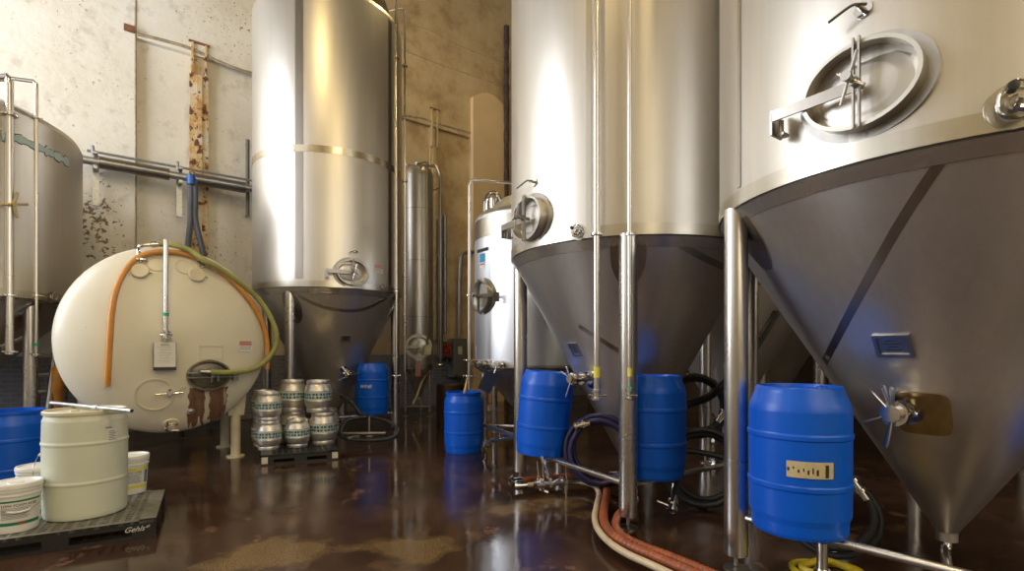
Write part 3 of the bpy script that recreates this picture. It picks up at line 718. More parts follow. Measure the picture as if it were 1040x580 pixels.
# details on E
m = M(); R = E['R']; m.rev([(R-.01, 3.27), (R+.008, 3.27), (R+.008, 3.56), (R-.01, 3.56)], Matrix.Translation(E['c']), 72); obj('top_band', m, MT['band'], E['root'])
l, n = cast(E['bvs'], 491, 301); n.z = 0; manway(E, l, n, .24, .24, hinge=1, key='band')
l, n = cast(E['bvs'], 490, 262); fr = frame(l+n*.004, n)
for (y_, h_, w_, k_) in ((.12, .05, .30, 'ink'), (0, .13, .14, 'sky'), (-.115, .08, .14, 'white')):
    m = M(); m.box((0, y_, 0), (w_, h_, .004), fr); obj('sticker', m, MT[k_], E['root'])
m = M(); m.box((0, -.10, .003), (.12, .018, .002), fr); obj('sticker_band', m, MT['red'], E['root'])
l, n = cast(E['bvs'], 498, 205); p = V(l.x, l.y+.05, l.z+.02); m = M(); m.cyl(p+V(0, 0, -.1), p+V(0, 0, .10), .07, 14); m.tube(smooth([p+V(-.13, -.02, -.1), p+V(-.13, -.02, .06), p+V(-.06, 0, .19), p+V(.05, 0, .19), p+V(.12, 0, .06), p+V(.13, 0, -.02)], 5), .032, 10); obj('top_fitting', m, MT['chrome'], E['root'])
l, n = cast(E['bv'], 494, 370); n.z = 0; valve(E, l, n, 1.2, ((92, .28), (178, .16), (10, .2)), ln=.18)
l, n = cast(E['bv'], 510, 370); n.z = 0; valve(E, l, n, 1.2, ((150, .14), (250, .25)), ln=.14)
q = at(476.5, 300, 7.9); m = M(); m.tube([V(q.x, q.y, at(0, 396, 7.9).z), V(q.x, q.y, at(0, 189, 7.9).z), V(q.x+.02, q.y, at(0, 184, 7.9).z), V(q.x+.08, q.y+.02, at(0, 182, 7.9).z), V(q.x+.75, q.y+.25, at(0, 181, 7.9).z+.0), V(q.x+.8, q.y+.35, 3.9)], .022, 10); pp = obj('looped_pipe', m, MT['leg'], E['root'])
m = M()
for y_ in (300, 366, 382): z = at(0, y_, 7.9).z; clampring(m, V(q.x, q.y, z), (0, 0, 1), .026)
for y_ in (366, 382): z = at(0, y_, 7.9).z; m.cyl(V(q.x-.09, q.y, z), V(q.x+.12, q.y, z), .016, 8)
z = at(0, 367, 7.9).z; m.cyl(V(q.x, q.y, z), V(q.x+.35, q.y+.25, z), .022, 10)
obj('clamp', m, MT['chrome'], pp)
# low frame pipes beside the floor drum
m = M(); a = floorp(489, 452, .35); m = M()
a = at(490, 431, 8.25); b_ = at(524, 443, 6.6); m.cyl(a, b_, .028, 12); c_ = at(493, 449, 7.9); m.cyl(c_, at(524, 444, 6.75), .022, 12); m.cyl(at(508, 437, 7.3), at(508, 446, 7.3), .015, 8)
m.cyl(c_, c_+V(-.02, 0, -.07), .03, 10); m.cyl(c_+V(0, 0, -.1), c_+V(0, 0, .08), .014, 8)
obj('low_frame', m, MT['leg'], E['root'])

# details on F
l, n = cast(Ft['bvs'], 425, 352); n.z = 0; manway(Ft, l, n, .26, .24, key='dull', arm=.02)
for z in (2.3, 3.6, 4.8):
    m = M(); m.rev([(.34, z), (.349, z), (.349, z+.02), (.34, z+.02)], Matrix.Translation(Ft['c']), 40); obj('girth_band', m, MT['strip'], Ft['root'])
m = M(); q = at(434.5, 300, 12.0); m.tube([V(q.x, q.y, 1.45), V(q.x, q.y, 5.7), V(q.x-.02, q.y+.02, 5.8), V(q.x-.3, q.y+.3, 5.85)], .022, 8); obj('down_pipe', m, MT['amber'], Ft['root'])
fr = frame(V(q.x, q.y-.03, 1.55), (0, -1, 0)); m = M(); m.box((0, 0, 0), (.16, .22, .01), fr); obj('tag', m, MT['lid_pl'], Ft['root'])
fr = frame(l+V(.02, -.16, -.5), (0, -1, 0)); m = M(); m.box((0, 0, 0), (.13, .35, .01), fr); obj('pink_tag', m, plain('pink card', (.55, .30, .26), .6), Ft['root'])
m = M(); a = at(437, 378, 12.1); m.tube(smooth([a, at(430, 385, 12.1), at(424, 400, 12.0), at(419, 411, 11.9)], 5), .035, 10); obj('outlet_pipe', m, MT['brass'], Ft['root'])
# details on G, H: a valve each, so the gap reads
for t in (G, Hh, I2):
    m = M(); p = t['c']+V(0, 0, .3); m.tube(smooth([p, p+V(0, 0, -.08), p+V(-.1, -.1, -.12), p+V(-.35, -.35, -.12)], 5), .03, 12); obj('drain_elbow', m, MT['chrome'], t['root'])
# ------------------------------------------------------------------ cream horizontal tank
RZ = math.atan2(DD.y, DD.x)
fc = CAM + V(-.668, 1, 0)*(8.0/ND.dot(V(-.668, 1, 0))); RW = 1.208; ZW = 1.66
WT = thing('horizontal_tank', 'cream painted tank lying on its side, rust runs below its oval manway', 'tank', (fc.x, fc.y, 0), RZ)
WM = wmat(WT)
mt = Matrix.Translation((0, 0, ZW)) @ Matrix.Rotation(-PI/2, 4, 'X')        # rev axis z -> local +y (into the wall direction)
m = M(); prof = [(RW*math.sin(t*PI/72)**.92, .03-.37*math.cos(t*PI/72)**1.15) for t in range(0, 37)]+[(RW, 1.35), (1.16, 1.5), (.9, 1.62), (0, 1.7)]
prof[36] = (RW, .03); sm = prof
m.rev(sm, WM @ Matrix.Scale(.955, 4, (1, 0, 0)) @ mt, 96)
tmp = bpy.data.meshes.new('tmp'); tmp.from_pydata(m.v, [], m.f)
bw = BVHTree.FromPolygons([v.co for v in tmp.vertices], [tuple(p.vertices) for p in tmp.polygons])
l, n = cast(bw, 212, 392); q = WM.inverted() @ l; RUSTX, RUSTZ = q.x, q.z-.02
MT['tankpaint'] = tankpaint()
body = obj('tank_body', m, MT['tankpaint'], WT)
def facep(px, py, off):
    d = rdir(px, py); l, n, i, t = bw.ray_cast(CAM, d.normalized())
    if l is not None and l.dot(ND) < 8.03: return l-ND*off
    return CAM+d*((7.97-off)/ND.dot(d))
def fcast(px, py): return cast(bw, px, py)
PT = MT['creampaint_plain']
for sx in (-1, 1):
    for y_ in (.25, 1.2):
        m = M(); x = sx*.80; 
        m.add([WM @ V(*p) for p in [(x-.14, y_-.06, .98), (x+.14, y_-.06, .98), (x+.14, y_+.06, .98), (x-.14, y_+.06, .98), (x-.10, y_-.06, .60), (x+.10, y_-.06, .60), (x+.10, y_+.06, .60), (x-.10, y_+.06, .60)]], [(0, 1, 2, 3), (4, 7, 6, 5), (0, 4, 5, 1), (1, 5, 6, 2), (2, 6, 7, 3), (3, 7, 4, 0)])
        m.cyl(WM @ V(x, y_, .0), WM @ V(x, y_, .72), .065, 18); m.cyl(WM @ V(x, y_, 0), WM @ V(x, y_, .02), .12, 18); obj('leg', m, PT, WT)
# caps, domes and outline welds on the face
for px, py in ((142.5, 276), (199.5, 280)):
    l, n = fcast(px, py); fr = frame(l, n); m = M(); m.rev([(0, .05), (.085, .048), (.095, .04), (.095, .015), (.08, .0), (.08, -.02)], fr, 28); m.box((.1, -.01, .03), (.05, .025, .02), fr); obj('port_cap', m, PT, WT)
for px, py in ((159, 268), (187.5, 271)):
    l, n = fcast(px, py); fr = frame(l, n); m = M(); m.rev([(.085, -.01), (.09, .006), (.105, .006), (.11, -.01)], fr, 28); obj('welded_ring', m, PT, WT)
l, n = fcast(157, 401); fr = frame(l, n); m = M(); m.ring(ell(.205, .205), ell(.19, .19), -.03, .006, fr); obj('welded_ring', m, PT, WT)
# vertical fill pipe and its bracket
m = M(); pts = [facep(168, y_, .085) for y_ in (248, 260, 275, 300, 320, 343)]
x0 = pts[-1]; pts = [V(x0.x, x0.y, p.z)-ND*0 for p in pts]; pts[0].z = pts[0].z; 
m.tube(pts, .025, 14); fp = obj('vent_pipe', m, MT['leg'], WT)
m = M(); clampring(m, pts[-1]+V(0, 0, .07), (0, 0, 1), .029); clampring(m, pts[-1]+V(0, 0, -.01), (0, 0, 1), .029); m.cyl(pts[-1], pts[-1]+V(0, 0, -.06), .02, 10)
m.cyl(pts[-1]+V(-.06, 0, .03), pts[-1]+V(.08, 0, .03), .012, 8); m.cyl(pts[-1]+V(0, 0, .03), facep(168, 335, -.02), .012, 8); m.cyl(pts[1], facep(170, 262, -.03), .014, 8); obj('clamp', m, MT['chrome'], fp)
m = M(); c = pts[4]; m.cyl(c+V(0, 0, -.02), c+V(0, 0, .02), .0315, 12); obj('tape', m, MT['greytape'], fp)
# top left elbow and coupler, top right fitting
m = M(); e = [facep(143, 266, .0), facep(141, 258, .06), facep(141, 252, .08), facep(146, 249, .09), facep(152, 248.5, .09)]; m.tube(smooth(e, 5), .027, 12); clampring(m, facep(143, 264, .02), (0, 0, 1), .04); obj('elbow_pipe', m, MT['chrome'], WT)
l, n = fcast(203.5, 270); fr = frame(l, n); m = M(); m.cyl(fr @ V(0, 0, -.03), fr @ V(0, 0, .07), .045, 14); m.cyl(fr @ V(0, .01, .03), fr @ V(0, .09, .03), .035, 14); m.box((.05, .02, .06), (.05, .07, .04), fr); obj('top_fitting', m, MT['chrome'], WT)
# oval manway
l, n = fcast(212, 381); fr = frame(l, n); m = M(); m.ring(ell(.255, .20), ell(.232, .178), -.06, .045, fr); tar = plain('tarnished door', (.22, .20, .15), .40, .6, var=.25, vs=5); mw = obj('manway', m, tar, WT)
m = M(); m.rev([(0, .03), (.12, .026), (.2, .01), (.235, -.01), (.235, -.05)], fr, 40, sy=.77); obj('manway_door', m, tar, mw)
m = M()
for q in (-.03, .03): m.box((0.02, .02+q, .085), (.56, .012, .05), fr)
m.box((.3, .0, .055), (.06, .13, .11), fr); m.cyl(fr @ V(.3, -.07, .07), fr @ V(.3, .07, .07), .015, 10); obj('hinge_arm', m, MT['galv'], mw)
m = M(); m.cyl(fr @ V(0, .02, .0), fr @ V(0, .02, .17), .018, 10); m.cyl(fr @ V(0, -.07, .14), fr @ V(0, .11, .14), .012, 8); m.cyl(fr @ V(-.1, .05, .12), fr @ V(.09, .05, .12), .014, 8); m.cyl(fr @ V(.09, -.07, .09), fr @ V(.09, .01, .09), .02, 8); obj('clamp_handle', m, MT['dull'], mw)
fr2 = frame(*fcast(214.5, 358)); m = M(); m.ring([(-.14, -.09), (.14, -.09), (.14, .09), (-.14, .09)], [(-.128, -.078), (.128, -.078), (.128, .078), (-.128, .078)], -.02, .006, fr2); obj('name_frame', m, PT, WT)
l, n = fcast(249, 351.5); dangersign(WT, l+n*.004, n, .185, .15)
# lower fittings
l, n = fcast(172, 398); fr = frame(l, n); m = M(); m.cyl(fr @ V(0, 0, -.03), fr @ V(0, 0, .09), .03, 12); m.cyl(fr @ V(-.15, -.01, .06), fr @ V(.14, 0, .06), .009, 8); m.cyl(fr @ V(.02, .01, .07), fr @ V(.17, .08, .09), .009, 8); m.cyl(fr @ V(0, -.05, .06), fr @ V(0, .05, .06), .016, 8); obj('sample_valve', m, MT['chrome'], WT)
l, n = fcast(194, 418); fr = frame(l, n); m = M(); m.rev([(0, .03), (.03, .03), (.045, .01), (.045, -.02)], fr, 18); obj('small_port', m, MT['galv'], WT)
l, n = fcast(174, 431); fr = frame(l, n); m = M(); m.rev([(0, .02), (.09, .02), (.1, -.02)], fr, 26); m.cyl(fr @ V(0, 0, 0), fr @ V(0, 0, .08), .04, 12); fl = obj('outlet_valve', m, PT, WT)
m = M(); m.tube(smooth([fr @ V(.06, .04, .06), fr @ V(0, .07, .07), fr @ V(-.06, .02, .07), fr @ V(-.04, -.05, .07), fr @ V(.03, -.06, .06)], 4), .011, 8); m.cyl(fr @ V(-.05, .03, .08), fr @ V(-.05, .13, .08), .009, 8); m.cyl(fr @ V(0, -.02, .1), fr @ V(.07, -.03, .1), .016, 8); obj('clamp', m, MT['chrome'], fl)

# clipboard hanging on the tank
l = facep(167, 346, .10); fr = frame(facep(167, 361, .10), -ND)
cb = thing('clipboard', 'clipboard with a written sheet hanging below the vertical pipe of the cream tank', 'clipboard', fr.translation)
m = M(); m.box((0, -.012, -.004), (.235, .345, .006), fr); obj('board', m, MT['black'], cb)
m = M(); m.box((0, .01, .001), (.222, .305, .003), fr); sh = obj('sheet', m, MT['paper'], cb)
m = M()
for k in range(11): m.box((-.01+.01*(k % 3), .105-k*.019, .003), (.15-.02*(k % 4), .003, .0008), fr)
obj('writing', m, MT['greyink'], sh)
m = M(); m.box((0, .14, .006), (.09, .03, .014), fr); m.cyl(fr @ V(0, .15, .0), fr @ V(0, .2, 0), .005, 6); obj('clip', m, MT['chrome'], cb)

# hoses on the tank
op = [facep(109, 392, .035), facep(110, 370, .035), facep(111.5, 345, .036), facep(113.5, 318, .036), facep(118, 295, .037), facep(127, 276, .038), facep(139, 263, .04), facep(152, 258, .05)]
op += [facep(x, y, .045) for x, y in ((166, 256.5), (182, 257.5), (198, 262), (214, 270), (232, 283), (248, 299), (260, 316), (268, 335), (271.5, 355), (271, 375))]
m = M(); op = [p-ND*.014 for p in op]; m.tube(smooth(op, 5), .034, 12); oh = solo('amber_hose', m, MT['orange_hose'], 'amber hose looped over the top of the cream tank, cut end hanging down its face', 'hose')
gp = [facep(161, 248, .09), facep(170, 248, .10), facep(180, 250.5, .115), facep(193, 257, .12), facep(206, 266, .12), facep(222, 274, .11), facep(242, 288, .09), facep(260, 302, .08), facep(272, 318, .08), facep(280, 338, .10), facep(279, 354, .12), facep(270, 366, .13), facep(256, 374, .14), facep(240, 377.5, .15), facep(222, 378, .155), facep(212, 377.5, .155)]
gp = gp[:2]+[p-ND*.035 for p in gp[2:10]]+gp[10:]; gt = thing('olive_hose', 'olive green hose arching from the top elbow round to the manway of the cream tank', 'hose', gp[0])
m = M(); m.tube(smooth(gp, 5), .036, 12); obj('hose', m, MT['olive_hose'], gt)
for a, b in ((gp[0], facep(152.5, 248.5, .09)), (gp[-1], facep(201, 377, .155))):
    m = M(); m.cyl(a, b, .03, 12)
    for q in (.25, .5, .75): clampring(m, a.lerp(b, q), (b-a), .022)
    obj('coupling', m, MT['chrome'], gt)
m = M(); bp_ = [at(57, 421, 7.9), at(58, 405, 7.85), at(58.5, 390, 7.8), at(58, 376, 7.85), at(56, 366, 8.1)]; bp_[0].z = .05
m.tube(smooth(bp_, 5), .07, 12); solo('thick_hose', m, MT['orange_hose'], 'thick amber hose standing on end behind the left edge of the cream tank', 'hose')

# ------------------------------------------------------------------ drums
def drum_profile(op=False):
    p = [(0, .02), (.235, .02), (.245, 0), (.262, 0), (.270, .02), (.273, .085), (.286, .12), (.288, .285), (.2945, .294), (.2945, .316), (.288, .325), (.289, .585), (.2955, .594), (.2955, .616), (.289, .625), (.288, .755), (.277, .80), (.25, .868)]
    if op: p = p[:-2]+[(.277, .80), (.256, .84), (.256, .865), (.268, .87), (.268, .9), (.252, .9), (.252, .85), (.27, .78), (.27, .2), (0, .2)]
    else: p += [(.246, .892), (.238, .9), (.228, .898), (.224, .878), (0, .88)]
    return p
def make_drum(label, op=False, mat='blue', name='plastic_drum'):
    t = thing(name, label, 'drum')
    m = M(); m.rev(drum_profile(op), None, 64); obj('body', m, MT[mat], t, local=True)
    if not op:
        for sx in (-1, 1):
            m = M(); m.rev([(0, .893), (.03, .893), (.034, .88), (.034, .876)], Matrix.Translation((sx*.15, 0, 0)), 20); m.box((sx*.15, 0, .895), (.012, .045, .008)); obj('bung', m, MT['blue_bung'], t, local=True)
    return t
GRP = 'blue plastic drums'
RAILTOP = .37+.026
# right: drum on the rail of the big right tank
dr = make_drum('nearest blue drum, with a torn beige sticker, on the rail of the huge right tank'); dr['group'] = GRP
def onrail(t, i, j, px, off):
    a, b = t['legs'][i], t['legs'][j]; d = rdir(px, YH); e = b-a
    s = (d.x*a.y-d.y*a.x)/(d.y*e.x-d.x*e.y); p = a+e*s; nn = (p-t['c']); nn.z = 0; nn.normalize()
    p = p+nn*off; k = p.y; p = V((px-520)/F*k, k, RAILTOP); return p
dr.location = onrail(D, 0, 1, 811, .0)
proto = dr
def adddrum(loc, label, tilt=None, rz=0):
    d_ = dup(proto, loc, rz, label, GRP)
    if tilt: d_.rotation_euler = (tilt[0], tilt[1], rz)
    return d_
adB = adddrum(onrail(B, 0, 1, 378, .10), 'blue drum marked in white standing on the rail of the tall banded tank')
adC1 = adddrum(onrail(C_, 0, 1, 549.5, -.07), 'leaning blue drum on the rail left of the middle right tank front leg', (0.0, math.radians(5.0)))
adC2 = adddrum(onrail(C_, 1, 2, 663, -.08), 'shaded blue drum right behind the front leg with two thin pipes')
mid_ = D['legs'][1].lerp(D['legs'][3], .5); adddrum((mid_.x+.04, mid_.y-.04, RAILTOP), 'blue drum beyond the right edge, seen mirrored in the cone of the huge right tank')
fl_ = make_drum('blue open drum on the wet floor holding a wooden paddle', True); fl_['group'] = GRP; fl_.location = (-.735, 7.75, 0)
tub = dup(fl_, (-5.22, 5.34, 0), 0, 'blue open drum behind the white drum at the left edge', GRP)
# sticker on D drum, facing the camera
def drum_sticker(root, ang, z, w_, h_):
    m = M(); R_ = .292; a = w_/2/R_
    m.rev([(R_-.003, z-h_/2), (R_+.0015, z-h_/2), (R_+.0015, z+h_/2), (R_-.003, z+h_/2), (R_-.003, z-h_/2)], None, 12, ang-a, ang+a)
    s_ = obj('sticker', m, plain('yellowed sticker', (.52, .43, .24), .6, var=.12, vs=30), root, local=True)
    mk = M()
    for k, (dx, hh, dy, ww) in enumerate(((-.115, .02, .0, .012), (-.088, .016, .01, .007), (-.062, .018, -.008, .010), (-.036, .02, .0, .007), (-.012, .026, -.012, .010), (.012, .034, -.002, .008), (.036, .034, -.012, .012), (.088, .075, -.004, .02))):
        a_ = ang+dx/R_; mk.rev([(R_, z+dy-hh/2), (R_+.0025, z+dy-hh/2), (R_+.0025, z+dy+hh/2), (R_, z+dy+hh/2), (R_, z+dy-hh/2)], None, 2, a_-ww/2/R_, a_+ww/2/R_)
    obj('marks', mk, MT['ink'], s_, local=True)
drum_sticker(dr, math.radians(-90-17), .425, .25, .095)
wraptext('WINE', .085, .2935, math.radians(-90+6-14), .50, MT['white'], adB, shear=.2)

# paddle in the open drum, black board on the pale tank's valve
m = M(); a = at(471.5, 400, 7.95); b_ = at(476, 380, 8.02); d_ = (b_-a).normalized()
pd = thing('paddle', 'yellow wooden paddle handle sticking out of the open blue drum', 'paddle', a-d_*.55)
m.cyl(a-d_*.5, b_, .02, 10); obj('shaft', m, MT['wood'], pd)
m = M(); fr = frame(a-d_*.55, V(0, -1, 0), d_); m.box((0, 0, 0), (.14, .2, .02), fr); obj('blade', m, MT['wood'], pd)
m = M(); ps = [at(493.8, 375.5, 7.6), at(506.7, 381, 7.55), at(497.6, 400, 7.55), at(485, 394.5, 7.6)]
m.add(ps+[p+V(0, .02, 0) for p in ps], [(0, 1, 2, 3), (4, 7, 6, 5), (0, 4, 5, 1), (1, 5, 6, 2), (2, 6, 7, 3), (3, 7, 4, 0)])
solo('hanging_board', m, MT['navyboard'], 'black square board hanging askew from the valve of the pale tank', 'board')

# white drum
wd = thing('white_drum', 'large white ribbed plastic drum standing on the black pallet', 'drum', (-3.625, 4.36, .142))
m = M(); m.rev([(0, .012), (.25, .012), (.262, 0), (.275, .01), (.281, .04), (.286, .28), (.292, .29), (.292, .302), (.286, .312), (.287, .60), (.293, .61), (.293, .622), (.287, .632), (.284, .80), (.272, .835), (.268, .85)], None, 64); obj('body', m, MT['white_pl'], wd, local=True)
m = M(); m.rev([(.268, .845), (.284, .85), (.286, .872), (.276, .882), (.262, .88), (.256, .862), (0, .866)], None, 64); obj('rim', m, MT['lid_pl'], wd, local=True)
for k in (-1, 1):
    m = M(); m.rev([(0, .886), (.03, .886), (.036, .866)], Matrix.Translation((-.06*k-.04, .14*k, 0)), 18); m.box((-.06*k-.04, .14*k, .888), (.05, .012, .01)); obj('bung', m, MT['lid_pl'], wd, local=True)
ang = math.radians(-90+39+32)
def patch(root, name, mat, R_, ang, z, w_, h_, off=.0015):
    m = M(); a = w_/2/R_; m.rev([(R_-.004, z-h_/2), (R_+off, z-h_/2), (R_+off, z+h_/2), (R_-.004, z+h_/2), (R_-.004, z-h_/2)], None, 16, ang-a, ang+a)
    return obj(name, m, MT[mat], root, local=True)
patch(wd, 'label', 'paper', .2865, ang-.10, .79, .05, .055); patch(wd, 'label', 'greyink', .2865, ang-.02, .735, .05, .012)
lb = patch(wd, 'label', 'paper', .2865, ang+.08, .67, .08, .10)
for k in range(6): 
    m = M(); z = .70-k*.014; a = .03/.2865; m.rev([(.287, z), (.2885, z), (.2885, z+.006), (.287, z+.006), (.287, z)], None, 6, ang+.08-a, ang+.08+a*(.5+.5*(k % 2))); obj('print_line', m, MT['greyink'], lb, local=True)
# pipe lying across the drum
pz = .142+.882+.016
m = M(); a = V(-3.93, 4.68, pz+.0); b_ = V(-3.03, 4.18, pz+.0)
a = at(52, 412.5, 4.85); b_ = at(134, 413.5, 4.20)
a.z = pz; b_.z = pz
m.rev([(.011, 0), (.017, 0), (.017, (b_-a).length), (.011, (b_-a).length), (.011, 0)], frame(a, b_-a), 16); 
mid = a.lerp(b_, .6); m.rev([(.017, -.03), (.023, -.028), (.023, .028), (.017, .03)], frame(mid, b_-a), 14)
solo('loose_pipe', m, MT['galv'], 'grey metal pipe lying across the top of the white drum', 'pipe')

# pails
def make_pail(label, kind, lidmark=False):
    t = thing('pail', label, 'pail', group='white lidded pails on the black pallet')
    m = M(); m.rev([(0, .01), (.125, .01), (.131, 0), (.134, .012), (.149, .27), (.156, .275), (.156, .285), (.15, .29), (.1505, .305), (.158, .308), (.158, .318), (.151, .322), (.151, .335)], None, 48); obj('body', m, MT['pail'], t, local=True)
    m = M(); m.rev([(.151, .328), (.161, .33), (.162, .358), (.157, .366), (.146, .367), (.140, .356), (.05, .354), (.045, .360), (0, .360)], None, 48); obj('lid', m, MT['pail'], t, local=True)
    return t
def pail_label(t, ang, c1, lines, span=1.9):
    R_ = .147
    def band(z0, z1, mt, a0, a1, off, nm, par, lab=None):
        r0 = .134+(z0-.012)*(.015/.258); r1 = .134+(z1-.012)*(.015/.258)
        m = M(); m.rev([(r0-.003, z0), (r0+off, z0), (r1+off, z1), (r1-.003, z1), (r0-.003, z0)], None, 24, a0, a1); return obj(nm, m, MT[mt], par, local=True)
    a0, a1 = ang-span/2, ang+span/2
    base = band(.055, .25, 'paper', a0, a1, .0012, 'label', t)
    if c1 == 'green': band(.232, .246, 'green', a0, a1, .002, 'label_stripe', base); band(.058, .082, 'green', a0, a1, .002, 'label_stripe', base); band(.062, .078, 'red', ang-.1, ang+.15, .0026, 'label_mark', base)
    else: band(.225, .25, 'yellow', a0, a1, .002, 'label_stripe', base); band(.055, .085, 'yellow', a0, a1, .002, 'label_stripe', base); band(.10, .22, 'inkblue', a1-.42, a1-.12, .002, 'label_block', base)
    for k in range(8):
        z = .185-k*.011; band(z, z+.005, 'greyink', a0+.15, a1-.55-.1*(k % 3), .002, 'print_line', base)
    wraptext(lines, .027, R_+.001, ang-.05, .208, MT['ink'], base)
    return base
def bail(t, ang, low=True, up=False):
    m = M(); pts = []
    for k in range(17):
        q = -PI/2+PI*k/16
        if up: p = V(math.cos(ang)*.02+math.cos(ang+PI/2)*math.sin(q)*.165, math.sin(ang)*.02+math.sin(ang+PI/2)*math.sin(q)*.165, .30+.17*math.cos(q))
        else:
            R_ = .162; aa = ang+q; p = V(R_*math.cos(aa)*(1+.05*math.cos(q)), R_*math.sin(aa)*(1+.05*math.cos(q)), .29-.13*math.cos(q))
        pts.append(p)
    m.tube(pts, .003, 6); b = obj('bail_handle', m, MT['galv'], t, local=True)
    m = M(); m.tube(pts[6:11], .009, 8); obj('grip', m, MT['pail'], b, local=True)
camang = lambda p: math.atan2(-p[1], -p[0])
p1 = (-3.835, 3.955, .142); pa = make_pail('white lidded pail with green striped label, at the front left corner of the pallet', 'g'); pa.location = p1; pail_label(pa, camang(p1)+.22, 'green', 'LOW FOAM ACID'); bail(pa, camang(p1)+.1)
p2 = (-4.18, 4.53, .142); pb = make_pail('white lidded pail with raised handle behind the green striped one', 'p'); pb.location = p2; bail(pb, camang(p2)+1.2, up=True)
p3 = (-3.72, 4.98, .142); pc = make_pail('white lidded pail with yellow striped label at the pallet rear right', 'y'); pc.location = p3; pail_label(pc, camang(p3)+.32, 'yellow', 'LINE CARE', 2.0)

# pallets
def pallet(name, label, o_, ang, Lx, Ly, h, mats, group=None, corner=False):
    t = thing(name, label, 'pallet', (o_[0], o_[1], 0), ang, group)
    m = M(); fw = .035
    m.box((Lx/2, fw/2, h-.012), (Lx, fw, .024)); m.box((Lx/2, Ly-fw/2, h-.012), (Lx, fw, .024)); m.box((fw*1.6, Ly/2, h-.012), (fw*3.2, Ly, .024)); m.box((Lx-fw*1.6, Ly/2, h-.012), (fw*3.2, Ly, .024))
    k = fw+.03
    while k < Ly-fw: m.box((Lx/2, k, h-.014), (Lx, .022, .02)); k += .052
    x = .12; i = 0
    while x < Lx-.1:
        m.box((x, Ly/2, h-.012), (.022 if i % 2 else .034, Ly, .022)); x += .075; i += 1
    obj('deck', m, MT[mats[0]], t, local=True)
    m = M()
    for y_ in (.0, Ly/2-.05, Ly-.1):
        m.box((Lx/2, y_+.05, .012), (Lx, .1, .024))
        for x_ in (.0, Lx/2-.08, Lx-.16): m.box((x_+.08, y_+.05, h/2), (.158, .098, h-.03))
    obj('runner', m, MT['black'], t, local=True)
    m = M(); m.box((Lx/2, .006, h-.03), (Lx, .012, .055)); m.box((Lx/2, Ly-.006, h-.03), (Lx, .012, .055)); m.box((.006, Ly/2, h-.03), (.012, Ly, .055)); m.box((Lx-.006, Ly/2, h-.03), (.012, Ly, .055)); obj('skirt', m, MT['black'], t, local=True)
    return t
c0 = floorp(158, 537.5); c1 = floorp(0, 558.5); dirp = (c0-c1).normalized(); LX = 1.25; ap = math.radians(30.5); o_ = c0-V(math.cos(ap), math.sin(ap), 0)*LX
pl = pallet('plastic_pallet', 'black slotted plastic pallet under the white drum and pails', (o_.x, o_.y), ap, LX, 1.08, .142, ('palletgrey',))
me = textmesh('Gehls*', .058, Matrix.Translation((LX-.13, -.002, .078)) @ Matrix.Rotation(PI/2, 4, 'X'), shear=.45); me.name = 'lettering'; me.materials.clear(); me.materials.append(MT['paper']); obj('lettering', me, None, pl, local=True)

k0 = floorp(264.5, 469); k1 = floorp(344, 462.5); dk = (k1-k0); LK = dk.length; ak = math.atan2(dk.y, dk.x)
kp = pallet('keg_pallet', 'small black pallet with pale corner blocks under the stacked kegs', (k0.x, k0.y), ak, LK, .95, .13, ('black',))
for x_ in (.05, LK-.05):
    m = M(); m.box((x_, -.004, .065), (.075, .014, .085)); obj('corner_block', m, MT['lid_pl'], kp, local=True, label='pale square corner block')

# kegs
def make_keg(R_, h):
    t = thing('keg', 'keg', 'keg', group='stacked steel kegs')
    s = R_/.19; q = h/.42
    pr = [(0, .03), (.135, .03), (.143, 0), (.153, 0), (.158, .012), (.156, .045), (.152, .055), (.160, .068), (.174, .095), (.183, .13), (.186, .155), (.190, .150), (.190, .158), (.187, .164), (.1875, .21), (.187, .271), (.190, .277), (.190, .285), (.186, .291), (.182, .305), (.172, .338), (.160, .36), (.154, .368), (.158, .38), (.158, .405), (.153, .42), (.145, .42), (.138, .385), (0, .38)]
    m = M(); m.rev([(a*s, b*q) for a, b in pr], None, 48); obj('body', m, MT['keg'], t, local=True)
    m = M(); r0 = .1885*s; z0, z1 = .165*q, .270*q; hh = (z1-z0)/5; nseg = 24
    rows = [2, 0, 1, 0, 2]
    hs = [0, .16, .44, .54, .84, 1.0]
    for ri in range(5):
        for k in range(nseg):
            a0, a1 = 2*PI*k/nseg, 2*PI*(k+1)/nseg; za, zb_ = z0+hs[ri]*(z1-z0), z0+hs[ri+1]*(z1-z0)
            m.cur = 2 if ri in (0, 2, 4) else (k+(ri > 2)) % 2
            m.add([(r0*math.cos(a), r0*math.sin(a), z) for z in (za, zb_) for a in (a0, a1)], [(0, 1, 3, 2)])
    for ring_z, s_ in ((z0, 1), (z1, 1)):
        m.cur = 2; m.add([(rr*math.cos(2*PI*k/nseg), rr*math.sin(2*PI*k/nseg), ring_z) for rr in (r0, r0-.006) for k in range(nseg)], [(k, (k+1) % nseg, nseg+(k+1) % nseg, nseg+k) for k in range(nseg)])
    obj('label_band', m, [MT['kegblue'], MT['kegteal'], MT['kegwhite']], t, local=True)
    m = M(); m.rev([(0, .392*q), (.03, .392*q), (.034, .38*q)], None, 16); m.box((0, .08*s, .384*q), (.03, .03, .01)); obj('spear_fitting', m, MT['dull'], t, local=True)
    return t
ks = make_keg(.172, .405); kb = make_keg(.197, .475)
def kpos(px, pyb, z, R_):
    dep = F*(H-z)/(pyb-YH); u = (px-520)/F; dep += R_; return V(u*dep, dep, z)
z0 = .131
K = {}
K1 = kpos(276.5, 458.5, z0, .15); K0 = kpos(266.5, 455, z0, .15); K2 = kpos(302.5, 455.5, z0, .15); K3 = kpos(328, 452.6, z0, .17)
